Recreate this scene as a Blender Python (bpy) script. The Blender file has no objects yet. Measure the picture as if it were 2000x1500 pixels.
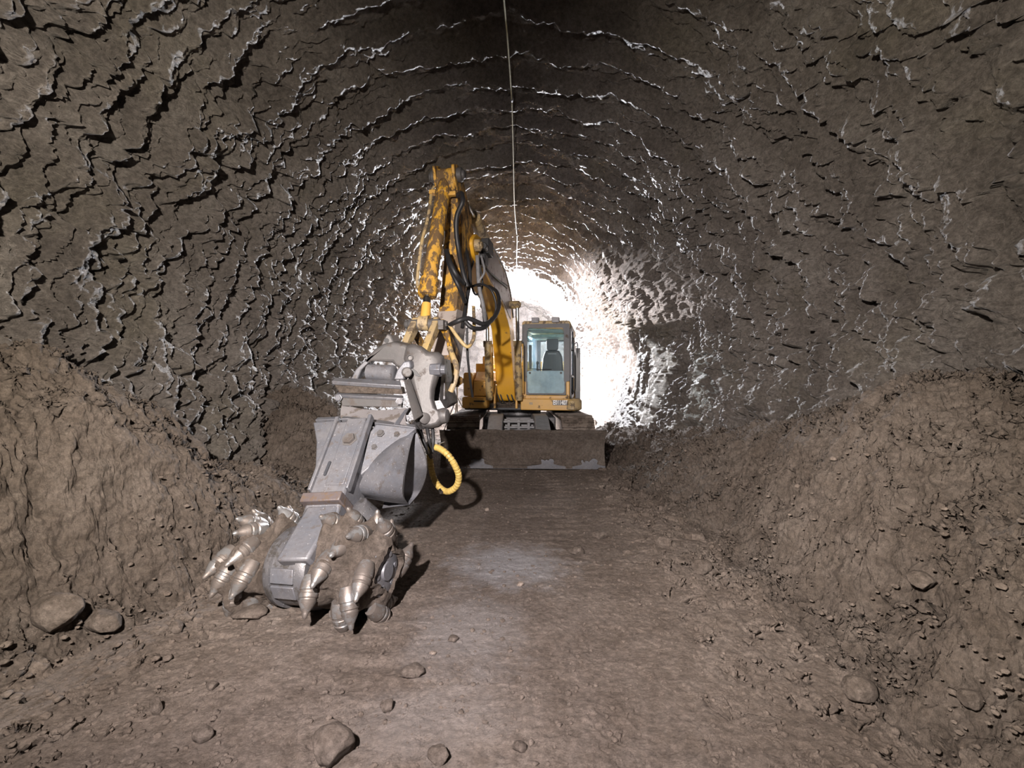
import bpy, bmesh, math, random
import numpy as np
from mathutils import Vector, Matrix
R_ = math.radians
scene = bpy.context.scene
COL = scene.collection
random.seed(7)

# ------------------------------------------------------------------ camera
CAM_H, FOC, HORIZON = 1.5, 900.0, 737.0
cam_d = bpy.data.cameras.new('camera'); cam = bpy.data.objects.new('camera', cam_d); COL.objects.link(cam)
cam_d.sensor_width = 36.0; cam_d.lens = 36.0 * FOC / 2000.0
cam_d.shift_y = -(750.0 - HORIZON) / 2000.0
cam_d.clip_start = 0.05; cam_d.clip_end = 200
cam.location = (0, 0, CAM_H); cam.rotation_euler = (R_(90), 0, 0)
scene.camera = cam

def P(px, py, d):
    return Vector(((px - 1000.0) / FOC * d, d, CAM_H - (py - HORIZON) / FOC * d))

# ------------------------------------------------------------------ materials
def new_mat(name):
    m = bpy.data.materials.new(name); m.use_nodes = True
    nt = m.node_tree; nt.nodes.clear()
    out = nt.nodes.new('ShaderNodeOutputMaterial'); b = nt.nodes.new('ShaderNodeBsdfPrincipled')
    nt.links.new(b.outputs[0], out.inputs[0])
    return m, nt, b
def N(nt, t, **kw):
    n = nt.nodes.new(t)
    for k, v in kw.items():
        if k in n.inputs: n.inputs[k].default_value = v
        else: setattr(n, k, v)
    return n
def ramp(nt, fac, stops):
    r = nt.nodes.new('ShaderNodeValToRGB'); nt.links.new(fac, r.inputs[0])
    e = r.color_ramp.elements
    while len(e) < len(stops): e.new(0.5)
    for el, (p, c) in zip(e, stops):
        el.position = p; el.color = (c, c, c, 1) if isinstance(c, (int, float)) else (*c, 1)
    return r.outputs[0]
def mixc(nt, fac, a, b, mode='MIX'):
    m = nt.nodes.new('ShaderNodeMix'); m.data_type = 'RGBA'; m.blend_type = mode
    for sock, v in ((m.inputs['Factor'], fac), (m.inputs[6], a), (m.inputs[7], b)):
        if isinstance(v, bpy.types.NodeSocket): nt.links.new(v, sock)
        elif isinstance(v, (int, float)): sock.default_value = v
        else: sock.default_value = (*v, 1)
    return m.outputs[2]
def noise(nt, scale, detail=6, rough=0.6, vec=None, dist=0.0, co='Object', sc=None):
    tc = nt.nodes.new('ShaderNodeTexCoord')
    n = N(nt, 'ShaderNodeTexNoise'); n.inputs['Scale'].default_value = scale
    n.inputs['Detail'].default_value = detail; n.inputs['Roughness'].default_value = rough
    n.inputs['Distortion'].default_value = dist
    v = vec if vec is not None else tc.outputs[co]
    if sc is not None:
        mp = nt.nodes.new('ShaderNodeMapping'); mp.inputs['Scale'].default_value = sc
        nt.links.new(v, mp.inputs[0]); v = mp.outputs[0]
    nt.links.new(v, n.inputs['Vector'])
    return n.outputs[0]
def bump(nt, b, h, strength, dist, chain=None):
    n = nt.nodes.new('ShaderNodeBump'); n.inputs['Strength'].default_value = strength; n.inputs['Distance'].default_value = dist
    nt.links.new(h, n.inputs['Height'])
    if chain is not None: nt.links.new(chain, n.inputs['Normal'])
    nt.links.new(n.outputs[0], b.inputs['Normal'])
    return n.outputs[0]

def mat_rock():
    m, nt, b = new_mat('cut_rock')
    n1 = noise(nt, 1.3, 8, .65); n2 = noise(nt, 9, 8, .7)
    c = ramp(nt, n1, [(.32, (.16, .14, .13)), (.5, (.27, .238, .222)), (.68, (.35, .318, .30))])
    c = mixc(nt, ramp(nt, n2, [(.35, 0.0), (.7, .6)]), c, (.14, .118, .104))
    c = mixc(nt, ramp(nt, noise(nt, .9, 4), [(.5, 0.0), (.72, .35)]), c, (.24, .215, .145))
    c = mixc(nt, 1.0, c, ramp(nt, noise(nt, 26, 10, .8), [(.38, .55), (.62, 1.3)]), 'MULTIPLY')
    nt.links.new(c, b.inputs['Base Color'])
    nt.links.new(ramp(nt, n2, [(.3, .34), (.7, .60)]), b.inputs['Roughness'])
    b.inputs['Specular IOR Level'].default_value = 0.55
    tc = nt.nodes.new('ShaderNodeUVMap')
    st = noise(nt, 1.0, 3, .5, vec=tc.outputs[0], sc=(30.0, 6.0, 1.0))
    k = bump(nt, b, st, .35, .02)
    k = bump(nt, b, noise(nt, 20, 10, .78), 1.0, .10, k)
    return m
def mat_dirt(name, tone=1.0, stains=False):
    m, nt, b = new_mat(name)
    n1 = noise(nt, .9, 8, .62); n2 = noise(nt, 7, 9, .72); n3 = noise(nt, 38, 6, .7)
    t = tone
    c = ramp(nt, n1, [(.3, (.175*t, .138*t, .115*t)), (.55, (.255*t, .208*t, .178*t)), (.75, (.32*t, .272*t, .24*t))])
    c = mixc(nt, ramp(nt, n2, [(.38, .55), (.6, 0.0)]), c, (.13*t, .098*t, .076*t))
    c = mixc(nt, ramp(nt, n3, [(.58, 0.0), (.75, .5)]), c, (.36*t, .31*t, .27*t))
    c = mixc(nt, 1.0, c, ramp(nt, noise(nt, 30, 10, .8), [(.38, .62), (.62, 1.3)]), 'MULTIPLY')
    if stains:
        geo = nt.nodes.new('ShaderNodeNewGeometry')
        for (x, y, rx, ry, col, k) in ((-.02, 3.72, .62, .55, (.40, .39, .405), .8), (-.25, 2.75, .45, .6, (.36, .335, .33), .55),
                                      (-.35, 2.05, .5, .35, (.36, .33, .32), .35)):
            mp = nt.nodes.new('ShaderNodeMapping'); mp.inputs['Location'].default_value = (-x / rx, -y / ry, 0)
            mp.inputs['Scale'].default_value = (1 / rx, 1 / ry, 0)
            nt.links.new(geo.outputs['Position'], mp.inputs[0])
            ln = nt.nodes.new('ShaderNodeVectorMath'); ln.operation = 'LENGTH'; nt.links.new(mp.outputs[0], ln.inputs[0])
            ad = nt.nodes.new('ShaderNodeMath'); ad.operation = 'ADD'; nt.links.new(ln.outputs['Value'], ad.inputs[0])
            nn = nt.nodes.new('ShaderNodeMath'); nn.operation = 'MULTIPLY'; nn.inputs[1].default_value = 1.6
            nt.links.new(noise(nt, 5, 8, .7), nn.inputs[0]); nt.links.new(nn.outputs[0], ad.inputs[1])
            f = ramp(nt, ad.outputs[0], [(0.0, 1.0), (1.0, 0.0)])
            f2 = nt.nodes.new('ShaderNodeMapRange'); f2.inputs[1].default_value = 1.75; f2.inputs[2].default_value = 1.1
            f2.inputs[3].default_value = 0; f2.inputs[4].default_value = k
            nt.links.new(ad.outputs[0], f2.inputs[0])
            c = mixc(nt, f2.outputs[0], c, col)
    nt.links.new(c, b.inputs['Base Color'])
    b.inputs['Roughness'].default_value = .9; b.inputs['Specular IOR Level'].default_value = .3
    k = bump(nt, b, noise(nt, 18, 10, .76), 1.0, .06)
    bump(nt, b, noise(nt, 90, 6, .7), .9, .012, k)
    return m
def mat_paint(name, col, dirt=(.09, .06, .04), amount=.45, rough=.5, scale=7, metal=0.0, dust=(.30, .26, .23), dustamt=.4, stretch=None):
    m, nt, b = new_mat(name)
    n1 = noise(nt, scale, 9, .7, sc=stretch); n2 = noise(nt, scale * .35, 5, .6)
    lo = .62 - .32 * amount
    c = mixc(nt, ramp(nt, n2, [(.4, 0.0), (.75, dustamt)]), col, dust)
    c = mixc(nt, ramp(nt, n1, [(lo, 0.0), (lo + .06, .9)]), c, dirt)
    nt.links.new(c, b.inputs['Base Color'])
    nt.links.new(ramp(nt, n1, [(lo, rough), (lo + .08, min(1, rough + .25))]), b.inputs['Roughness'])
    b.inputs['Metallic'].default_value = metal
    bump(nt, b, n1, .35, .01)
    return m
def mat_plain(name, col, rough=.5, metal=0.0):
    m, nt, b = new_mat(name)
    n1 = noise(nt, 14, 5, .6)
    a = tuple(x * .75 for x in col); c2 = tuple(min(1, x * 1.2) for x in col)
    nt.links.new(ramp(nt, n1, [(.3, a), (.7, c2)]), b.inputs['Base Color'])
    b.inputs['Roughness'].default_value = rough; b.inputs['Metallic'].default_value = metal
    return m
def mat_emit(name, col, s):
    m = bpy.data.materials.new(name); m.use_nodes = True; nt = m.node_tree; nt.nodes.clear()
    o = nt.nodes.new('ShaderNodeOutputMaterial'); e = nt.nodes.new('ShaderNodeEmission')
    e.inputs[0].default_value = (*col, 1); e.inputs[1].default_value = s
    nt.links.new(e.outputs[0], o.inputs[0]); return m
def mat_glass(name, col, dusty=.12):
    m = bpy.data.materials.new(name); m.use_nodes = True; nt = m.node_tree; nt.nodes.clear()
    o = nt.nodes.new('ShaderNodeOutputMaterial')
    t = nt.nodes.new('ShaderNodeBsdfTransparent'); t.inputs[0].default_value = (*col, 1)
    g = nt.nodes.new('ShaderNodeBsdfGlossy'); g.inputs[0].default_value = (.9, .95, 1, 1); g.inputs[1].default_value = .06
    fr = nt.nodes.new('ShaderNodeFresnel'); fr.inputs[0].default_value = 1.5
    mx = nt.nodes.new('ShaderNodeMixShader')
    nt.links.new(fr.outputs[0], mx.inputs[0]); nt.links.new(t.outputs[0], mx.inputs[1]); nt.links.new(g.outputs[0], mx.inputs[2])
    d = nt.nodes.new('ShaderNodeBsdfDiffuse'); d.inputs[0].default_value = (.42, .58, .66, 1)
    mx2 = nt.nodes.new('ShaderNodeMixShader')
    nt.links.new(ramp(nt, noise(nt, 3, 6, .6), [(.3, dusty * .6), (.7, dusty * 1.4)]), mx2.inputs[0])
    nt.links.new(mx.outputs[0], mx2.inputs[1]); nt.links.new(d.outputs[0], mx2.inputs[2])
    nt.links.new(mx2.outputs[0], o.inputs[0]); return m

M = {}
M['rock'] = mat_rock()
M['floor'] = mat_dirt('compacted_muck', 1.0, True)
M['spoil'] = mat_dirt('loose_spoil', .70)
M['stone'] = mat_dirt('muddy_stone', .8)
M['pebble'] = mat_dirt('pale_pebble', 1.9)

# ------------------------------------------------------------------ numpy noise
def _hash(i, j, seed):
    h = (i.astype(np.int64) * 374761393 + j.astype(np.int64) * 668265263 + seed * 1274126177) & 0xFFFFFFFF
    h = ((h ^ (h >> 13)) * 1274126177) & 0xFFFFFFFF
    h = ((h ^ (h >> 16)) * 2246822519) & 0xFFFFFFFF
    h = h ^ (h >> 15)
    return (h & 0xFFFFFF) / float(0xFFFFFF)
def vnoise(x, y, seed=0):
    xi = np.floor(x); yi = np.floor(y); fx = x - xi; fy = y - yi
    fx = fx * fx * fx * (fx * (fx * 6 - 15) + 10); fy = fy * fy * fy * (fy * (fy * 6 - 15) + 10)
    a = _hash(xi, yi, seed); b = _hash(xi + 1, yi, seed); c = _hash(xi, yi + 1, seed); d = _hash(xi + 1, yi + 1, seed)
    return ((a * (1 - fx) + b * fx) * (1 - fy) + (c * (1 - fx) + d * fx) * fy) * 2 - 1
def fbm(x, y, seed=0, oct=4, gain=.5, ridged=False):
    r = 0; a = 1; t = 0
    for k in range(oct):
        n = vnoise(x, y, seed + k * 17)
        if ridged: n = 1 - 2 * np.abs(n)
        r = r + a * n; t += a; a *= gain
        x, y = x * 1.62 + y * 1.18 + 3.1, y * 1.62 - x * 1.18 + 1.7
    return r / t
def smooth(t):
    t = np.clip(t, 0, 1); return t * t * (3 - 2 * t)
def scoops(s, y, L, W, A1, A2, cj, seed, tilt=0.0, power=2.0):
    """concave cuts left by the drum: one site per cell, the deepest cut wins, edges meet in cusps"""
    i0 = np.floor(y / L); best = np.full(s.shape, 9.0)
    for di in (-1, 0, 1):
        i = i0 + di
        off = _hash(i, i * 0 + 3, seed) * 1.0
        j0 = np.floor(s / W + off)
        for dj in (-1, 0, 1):
            j = j0 + dj
            cy = (i + .5 + (_hash(i, j, seed + 5) - .5) * .38) * L
            cs = (j + .5 - off + (_hash(i, j, seed + 9) - .5) * .5) * W
            dy = y - cy; ds = s - cs
            h = A1 * (np.abs(dy) / (L / 2)) ** power + A2 * (np.abs(ds) / (W / 2)) ** power + cj * _hash(i, j, seed + 13) + tilt * dy
            best = np.minimum(best, h)
    return best

TR, TZ = 3.25, 1.77       # tunnel radius and height of its centre
def y_rows(y0, y1, near, k, step0):
    ys = [y0]
    while ys[-1] < y1:
        d = abs(ys[-1])
        ys.append(ys[-1] + max(step0, k * max(0.0, d - near)))
    return np.array(ys)

def grid_obj(name, co, uv, mat, kind='structure', mask=None, label=None, cat=None, flip=False):
    nr, nc, _ = co.shape
    idx = np.arange(nr * nc).reshape(nr, nc)
    q = np.stack([idx[:-1, :-1], idx[:-1, 1:], idx[1:, 1:], idx[1:, :-1]], -1)
    if flip: q = q[..., ::-1]
    q = q.reshape(-1, 4) if mask is None else q[mask]
    used, inv = np.unique(q, return_inverse=True)
    q = inv.reshape(-1, 4)
    v = co.reshape(-1, 3)[used]; u = uv.reshape(-1, 2)[used]
    me = bpy.data.meshes.new(name)
    me.vertices.add(len(v)); me.vertices.foreach_set('co', v.astype(np.float32).ravel())
    me.loops.add(q.size); me.loops.foreach_set('vertex_index', q.astype(np.int32).ravel())
    me.polygons.add(len(q)); me.polygons.foreach_set('loop_start', np.arange(0, q.size, 4, dtype=np.int32))
    me.update(calc_edges=True)
    lay = me.uv_layers.new(name='UVMap'); lay.data.foreach_set('uv', u[q.ravel()].astype(np.float32).ravel())
    me.shade_smooth(); me.materials.append(mat)
    o = bpy.data.objects.new(name, me); COL.objects.link(o)
    if kind: o['kind'] = kind
    if label: o['label'] = label
    if cat: o['category'] = cat
    return o

# ------------------------------------------------------------------ tunnel lining
YEND = 23.0
def wall_inset(s, y):
    side = smooth((np.abs(s) / TR - .30) / .75)
    k = .30 + .70 * side
    wy = y + k * (.20 * fbm(s * .5, y * .4, 1, 3) + .07 * fbm(s * 2.1, y * 2.1, 4, 3)) + .05 * fbm(s * 5, y * 2, 5, 3)
    ws = s + .20 * fbm(s * .9, y * .9, 8, 3)
    wy = wy + side * .16 * fbm(s * 1.4, y * 1.1, 11, 3)
    # crown: cusped rings left by the cutter; walls: rounded lumps parted by narrow clefts
    ring = scoops(ws, wy, .49, .44, .13, .018, .03, 20)
    fine = scoops(ws + .06 * fbm(s * 5, y * 5, 3, 2), wy, .163, .17, .040, .035, .03, 40)
    ax_ = ws + .10 * fbm(s * 3, y * 3, 31, 3); ay_ = wy + .10 * fbm(s * 3, y * 3, 33, 3)
    d1 = .12 - scoops(ax_, ay_, .40, .50, .085, .050, .10, 50)
    d2 = .05 - scoops(ax_ + .03 * fbm(s * 9, y * 9, 35, 2), ay_ + .03 * fbm(s * 9, y * 9, 36, 2), .165, .20, .042, .034, .05, 52)
    d3 = .02 - scoops(ax_ + .02 * fbm(s * 16, y * 16, 37, 2), ay_, .075, .085, .014, .014, .02, 54)
    h = (ring * 1.05 + fine * .45) * (1 - side) + side * (d1 * 1.0 + .02) + (.35 + .75 * side) * d2 + (.5 + .5 * side) * d3
    q = fbm(s * 1.1, y * 1.1, 65, 3) * 3.0 + y * 1.1
    st = q - np.floor(q)
    h = h + .075 * (.2 + .8 * side) * st
    h = h + k * (.09 * fbm(s * .7, y * .7, 60, 2) + .045 * fbm(s * 3.5, y * 3.5, 61, 4)) + (.018 + .028 * side) * fbm(s * 11, y * 11, 62, 5, .68) + .010 * (.4 + .6 * side) * fbm(s * 33, y * 33, 63, 3, .7)
    cl = fbm(s * 1.2, y * 1.5, 70, 3, ridged=True)
    h = h - .12 * k * smooth((cl - .45) / .25)
    cl2 = fbm(s * 3.1 + 5, y * 3.6, 72, 3, ridged=True)
    h = h - .07 * side * smooth((cl2 - .5) / .25)
    h = h * (1 - .68 * smooth((np.abs(s) / TR - 1.15) / .35) * smooth((y - 8.5) / 2.0))
    # the drive narrows a little beyond the machine
    return h - .09 + .48 * side * smooth((y - 8.0) / 3.0)
PHM = 2.2
cols = np.linspace(-PHM, PHM, 1560)
rows = y_rows(-3.0, YEND, 2.2, .0040, .0125)
S, Y = np.meshgrid(cols * TR, rows)
H = wall_inset(S, Y)
PH = S / TR
flare = .0
rr = TR - H
co = np.stack([rr * np.sin(PH), Y, TZ + rr * np.cos(PH)], -1)
uv = np.stack([S, Y], -1)
phc = (PH[:-1, :-1] + PH[1:, 1:]) / 2
grid_obj('wall_left', co, uv, M['rock'], mask=phc < -.72)
grid_obj('ceiling', co, uv, M['rock'], mask=(phc >= -.72) & (phc <= .72))
grid_obj('wall_right', co, uv, M['rock'], mask=phc > .72)
print('wall verts', co.shape)
# far face and the closure behind the viewer
def end_face(name, y, amp, seed, n=150):
    gx = np.linspace(-3.6, 3.6, n); gz = np.linspace(-.6, 5.4, n)
    X, Z = np.meshgrid(gx, gz)
    h = amp * (scoops(X, Z, .5, .5, .3, .3, .2, seed) + fbm(X * 2, Z * 2, seed, 4) * .5)
    co = np.stack([X, y - h * np.sign(y - 5), Z], -1)
    return grid_obj(name, co, np.stack([X, Z], -1), M['rock'])
end_face('wall_back', YEND - .4, .35, 90)
end_face('wall_front', -2.9, .3, 95, 60)

# ------------------------------------------------------------------ ground
def ground(X, Y):
    wob = .16 * fbm(Y * .9, Y * 0 + 2, 101, 3)
    # right-hand heap
    toe = 1.58 + wob + .15 * fbm(Y * 2.5, X * .7, 103, 2)
    hr = np.interp(Y, [-3, 2, 3, 3.6, 4.0, 4.5, 5.6, 7, 9, 13, 31], [1.25, 1.35, 1.5, 1.55, 1.32, 1.08, .85, .66, .50, .42, .35])
    t = np.clip((X - toe) / (2.95 - 1.58), 0, 1.3)
    crest = fbm(X * 1.1, Y * 1.1, 105, 3)
    h = hr * (.25 * smooth(t / .45) + .45 * smooth((t - .22 + .05 * crest) / .45) + .30 * smooth((t - .5) / .5))
    # left-hand heaps
    toeL = -np.interp(Y, [-3, 2, 2.4, 3, 3.6, 5.5, 7, 31], [2.3, 2.35, 2.3, 2.12, 2.0, 1.85, 1.95, 2.0]) + .12 * fbm(Y * 1.1, X * .6, 111, 3)
    hl = np.interp(Y, [-3, 2, 3.0, 3.5, 3.9, 4.5, 5.1, 5.6, 6.1, 6.6, 7.1, 7.8, 9, 31], [1.6, 1.68, 1.68, 1.42, 1.12, .68, .42, .42, 1.05, 1.42, 1.05, .65, .5, .4])
    width = np.interp(Y, [-3, 3, 4.5, 5.5, 7, 31], [1.1, 1.1, 1.0, .75, 1.1, .9])
    tl = np.clip((toeL - X) / width, 0, 1.3)
    hL = hl * (.18 * smooth(tl / .3) + .55 * smooth((tl - .16 + .08 * crest) / .4) + .27 * smooth((tl - .5) / .5))
    z = h + hL
    heap = np.clip(np.maximum(t, tl), 0, 1)
    hp = smooth(heap / .22)
    wx = X + .10 * fbm(X * 3, Y * 3, 150, 3); wy = Y + .10 * fbm(X * 3, Y * 3, 151, 3)
    crumb = lambda f, sd: np.abs(vnoise(wx * f, wy * f, sd))
    z = z + hp * (.16 * fbm(X * 1.3, Y * 1.3, 120, 3) + .07 * fbm(X * 4, Y * 4, 121, 4))
    z = z - hp * (.07 * (1 - crumb(3.2, 160)) ** 4 * 1.0 - .02)
    z = z + (.12 + .88 * hp) * (.030 * crumb(7, 161) + .022 * crumb(14, 162) + .014 * crumb(27, 163) + .008 * crumb(52, 164) - .03)
    z = z + .006 * fbm(X * 22, Y * 22, 125, 3, .6)
    # loose clods strewn on both sides of the roadway
    sc_ = smooth((np.abs(X + .3) - .9) / 1.0) * (1 - hp * .4)
    c1 = vnoise(wx * 9, wy * 9, 170); c2 = vnoise(wx * 19, wy * 19, 171)
    z = z + sc_ * (.038 * smooth((c1 - .45) / .35) + .014 * smooth((c2 - .42) / .3))
    road = 1 - hp
    rut = np.exp(-((X - .55) / .28) ** 2) + np.exp(-((X + .75) / .28) ** 2)
    z = z - road * .015 * rut * (1 + .5 * np.sin(Y * 2 * np.pi / .17) * smooth((vnoise(X * 1.1, Y * .8, 140)) * 2))
    z = z + road * .016 * fbm(X * 1.5, Y * 3.5, 141, 4, .6)
    edge = np.exp(-((X - 1.35 - wob) / .25) ** 2)
    z = z + .035 * edge * (1 + fbm(X * 6, Y * 6, 142, 3)) * smooth((Y - 2) / 2)
    # settle to zero under the machine and cutter
    return z
gx = np.linspace(-3.45, 3.45, 1150)
gy = y_rows(-3.0, YEND, 1.4, .0040, .0070)
GX, GY = np.meshgrid(gx, gy)
GZ = ground(GX, GY)
def vnoise3(x, y, z, sd):
    zi = np.floor(z); f = z - zi; f = f * f * (3 - 2 * f)
    return vnoise(x + zi * 17.13, y + zi * 31.7, sd) * (1 - f) + vnoise(x + (zi + 1) * 17.13, y + (zi + 1) * 31.7, sd) * f
gco = np.stack([GX, GY, GZ], -1)
du = np.gradient(gco, axis=1); dv = np.gradient(gco, axis=0); nrm = np.cross(du, dv); nrm /= np.linalg.norm(nrm, axis=-1, keepdims=True)
steep = smooth((1 - nrm[..., 2]) / .25)
disp = 0
for f_, a_ in ((3.1, .05), (6.5, .045), (13, .032), (27, .020), (55, .012)):
    w_ = .35 * vnoise3(GX * f_ * .7, GY * f_ * .7, GZ * f_ * .7, 900)
    n_ = vnoise3(GX * f_ + w_, GY * f_, GZ * f_ + w_, 901 + int(f_)); disp = disp + a_ * (.55 - np.abs(n_)) * -1.0
disp = disp * steep * .9
gco = gco + nrm * disp[..., None]; guv = np.stack([GX, GY], -1)
cx = (GX[:-1, :-1] + GX[1:, 1:]) / 2; cy = (GY[:-1, :-1] + GY[1:, 1:]) / 2
fl = lambda a, b: cx * 0
tR = 1.72 + .16 * fbm(cy * .9, cy * 0 + 2, 101, 3)
tL = -np.interp(cy, [-3, 2, 2.4, 3, 3.6, 5.5, 7, 31], [2.3, 2.35, 2.3, 2.12, 2.0, 1.85, 1.95, 2.0]) - .08
right = cx > tR; left = cx < tL
grid_obj('floor', gco, guv, M['floor'], mask=~(right | left))
grid_obj('spoil_heap', gco, guv, M['spoil'], kind='stuff', mask=left & (cy < 5.3), label='large heap of loose brown spoil along the left wall in the foreground', cat='spoil heap')
grid_obj('spoil_heap', gco, guv, M['spoil'], kind='stuff', mask=left & (cy >= 5.3), label='smaller spoil mound at the left wall behind the cutter head', cat='spoil heap')
grid_obj('spoil_heap', gco, guv, M['spoil'], kind='stuff', mask=right, label='long bank of loose brown spoil along the right wall', cat='spoil heap')
def gz(x, y):
    return float(ground(np.array([[x]], float), np.array([[y]], float))[0, 0])
print('ground verts', gco.shape)

# ------------------------------------------------------------------ light
world = bpy.data.worlds.new('world'); scene.world = world; world.use_nodes = True
world.node_tree.nodes['Background'].inputs[0].default_value = (0, 0, 0, 1)
world.node_tree.nodes['Background'].inputs[1].default_value = 0
def light(name, typ, loc, power, col, target=None, size=.1, angle=120, blend=.6):
    d = bpy.data.lights.new(name, typ); d.energy = power; d.color = col
    if typ in ('POINT', 'SPOT'): d.shadow_soft_size = size
    if typ == 'AREA': d.size = size
    if typ == 'SPOT': d.spot_size = R_(angle); d.spot_blend = blend
    o = bpy.data.objects.new(name, d); COL.objects.link(o); o.location = loc
    if target is not None:
        o.rotation_euler = (Vector(target) - Vector(loc)).to_track_quat('-Z', 'Y').to_euler()
    return o
light('work_light', 'SPOT', (-.70, -.2, 2.35), 1250, (1.0, .91, .89), (0.2, 5.2, .2), .05, 104, 1.0)
light('left_work_light', 'SPOT', (-.70, -.22, 2.38), 1000, (1.0, .90, .74), (-3.2, 3.3, 2.1), .05, 100, 1.0)
light('right_work_light', 'SPOT', (-.66, -.22, 2.38), 880, (1.0, .90, .74), (3.3, 3.4, 2.0), .05, 96, 1.0)
light('rear_lamp', 'SPOT', (-1.45, 12.72, 2.72), 4600, (1.0, .93, .92), (2.8, 12.6, .9), .06, 118, .5)
light('rear_flood', 'POINT', (.60, 16.6, 4.1), 6500, (.92, .94, 1.0), None, .15)
scene.view_settings.view_transform = 'Standard'; scene.view_settings.look = 'None'
scene.view_settings.exposure = 0.55; scene.view_settings.gamma = 1.0
scene.view_settings.use_curve_mapping = False

# ================================================================== machine helpers
YEL = (.60, .30, .035)
M['yellow'] = mat_paint('yellow_paint', (.62, .35, .07), amount=.10, dustamt=.35, rough=.42)
M['boomy'] = mat_paint('boom_paint', (.68, .36, .02), amount=.02, dustamt=.25, rough=.4, scale=4)
M['worn'] = mat_paint('worn_yellow_paint', (.60, .32, .035), dirt=(.085, .055, .035), amount=.52, rough=.5, scale=9, dustamt=.25, stretch=(1.6, 1.6, .7))
M['dustyel'] = mat_paint('dusty_yellow_paint', (.46, .33, .14), dirt=(.12, .09, .065), amount=.35, dustamt=.7, scale=9)
M['boomgrey'] = mat_paint('dusty_boom_paint', (.36, .31, .28), dirt=(.17, .13, .11), amount=.25, dustamt=.6, dust=(.44, .40, .39), scale=6)
M['steel'] = mat_paint('dusty_steel', (.125, .13, .15), dirt=(.10, .088, .085), amount=.15, rough=.42, dustamt=.65, dust=(.215, .205, .21), scale=14, metal=.25)
M['cast'] = mat_paint('cast_steel', (.095, .092, .093), dirt=(.075, .062, .055), amount=.2, rough=.5, dustamt=.6, dust=(.165, .15, .145), scale=8, metal=.2)
M['darksteel'] = mat_paint('dark_steel', (.10, .10, .11), dirt=(.05, .045, .04), amount=.3, rough=.4, dustamt=.5, dust=(.26, .25, .25), scale=14, metal=.3)
M['pick'] = mat_paint('polished_pick_steel', (.25, .25, .255), dirt=(.15, .125, .11), amount=.55, rough=.28, dustamt=.75, dust=(.15, .135, .125), scale=13, metal=.55)
M['mud'] = mat_dirt('caked_mud', .68)
M['black'] = mat_plain('black_rubber', (.018, .018, .02), .5)
M['dark'] = mat_plain('dark_grey_paint', (.045, .047, .055), .45)
M['frame'] = mat_paint('cab_frame_paint', (.085, .09, .105), amount=.1, dustamt=.5, dust=(.16, .15, .15), rough=.5)
M['chrome'] = mat_plain('chrome_rod', (.55, .55, .56), .18, 1.0)
M['grey'] = mat_plain('grey_plastic', (.20, .20, .21), .5)
M['track'] = mat_paint('muddy_track_steel', (.15, .12, .10), dirt=(.07, .055, .045), amount=.4, dustamt=.5, dust=(.23, .19, .16), rough=.6)
M['hosey'] = mat_plain('yellow_spiral_guard', (.48, .34, .10), .45)
M['glass'] = mat_glass('tinted_glass', (.93, .975, .985), .03)
M['lowglass'] = mat_glass('dusty_lower_glass', (.85, .93, .96), .75)
M['white'] = mat_plain('white_lettering', (.85, .85, .85), .5)
M['platebk'] = mat_plain('black_plate', (.01, .01, .012), .4)
M['cable'] = mat_plain('cable_sheath', (.42, .40, .26), .5)
M['lens'] = mat_plain('lamp_lens', (.30, .30, .33), .2)
M['roof_lining'] = mat_plain('green_grey_lining', (.24, .36, .33), .6)

def speckle(m, scale, col, lo=.66):
    nt = m.node_tree; b = [n for n in nt.nodes if n.type == 'BSDF_PRINCIPLED'][0]
    src = b.inputs['Base Color'].links[0].from_socket
    c = mixc(nt, ramp(nt, noise(nt, scale, 3, .6), [(lo, 0.0), (lo + .04, .8)]), src, col)
    c = mixc(nt, ramp(nt, noise(nt, scale * .45, 8, .8), [(.3, .55), (.55, 0.0)]), c, (.10, .09, .092))
    nt.links.new(c, b.inputs['Base Color'])
for k_ in ('steel', 'darksteel'): speckle(M[k_], 70, (.42, .41, .43))
speckle(M['cast'], 40, (.2, .185, .18), .7)
M['flour'] = mat_paint('rock_flour_coat', (.34, .32, .33), dirt=(.20, .17, .15), amount=.25, dustamt=.6, dust=(.42, .39, .39), rough=.8, scale=9)
def empty(name, loc, label, cat, group=None):
    o = bpy.data.objects.new(name, None); COL.objects.link(o); o.location = loc; o.empty_display_size = .2
    o['label'] = label; o['category'] = cat
    if group: o['group'] = group
    return o
def _org(p):
    while p.parent: p = p.parent
    return Vector(p.location)
def obj(name, bm, mat, parent=None, bevel=0.0, smooth=True, label=None, seg=2):
    if parent is not None:
        bmesh.ops.translate(bm, vec=-_org(parent), verts=bm.verts)
    bmesh.ops.recalc_face_normals(bm, faces=bm.faces)
    me = bpy.data.meshes.new(name); bm.to_mesh(me); bm.free()
    if smooth:
        me.shade_smooth()
        try: me.set_sharp_from_angle(angle=R_(38))
        except Exception: pass
    me.materials.append(M[mat] if isinstance(mat, str) else mat)
    o = bpy.data.objects.new(name, me); COL.objects.link(o)
    if parent is not None: o.parent = parent
    if bevel:
        md = o.modifiers.new('bevel', 'BEVEL'); md.width = bevel; md.segments = seg; md.limit_method = 'ANGLE'; md.angle_limit = R_(35)
    if label: o['label'] = label
    return o
def B(): return bmesh.new()
def frame(ax):
    z = Vector(ax).normalized(); t = Vector((0, 0, 1)) if abs(z.z) < .9 else Vector((0, 1, 0))
    x = t.cross(z).normalized(); return x, z.cross(x), z
def add_cyl(bm, p0, p1, r0, r1=None, seg=24, cap=True):
    return add_lathe(bm, p0, Vector(p1) - Vector(p0), [(0, r0), ((Vector(p1) - Vector(p0)).length, r0 if r1 is None else r1)], seg, cap)
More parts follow.
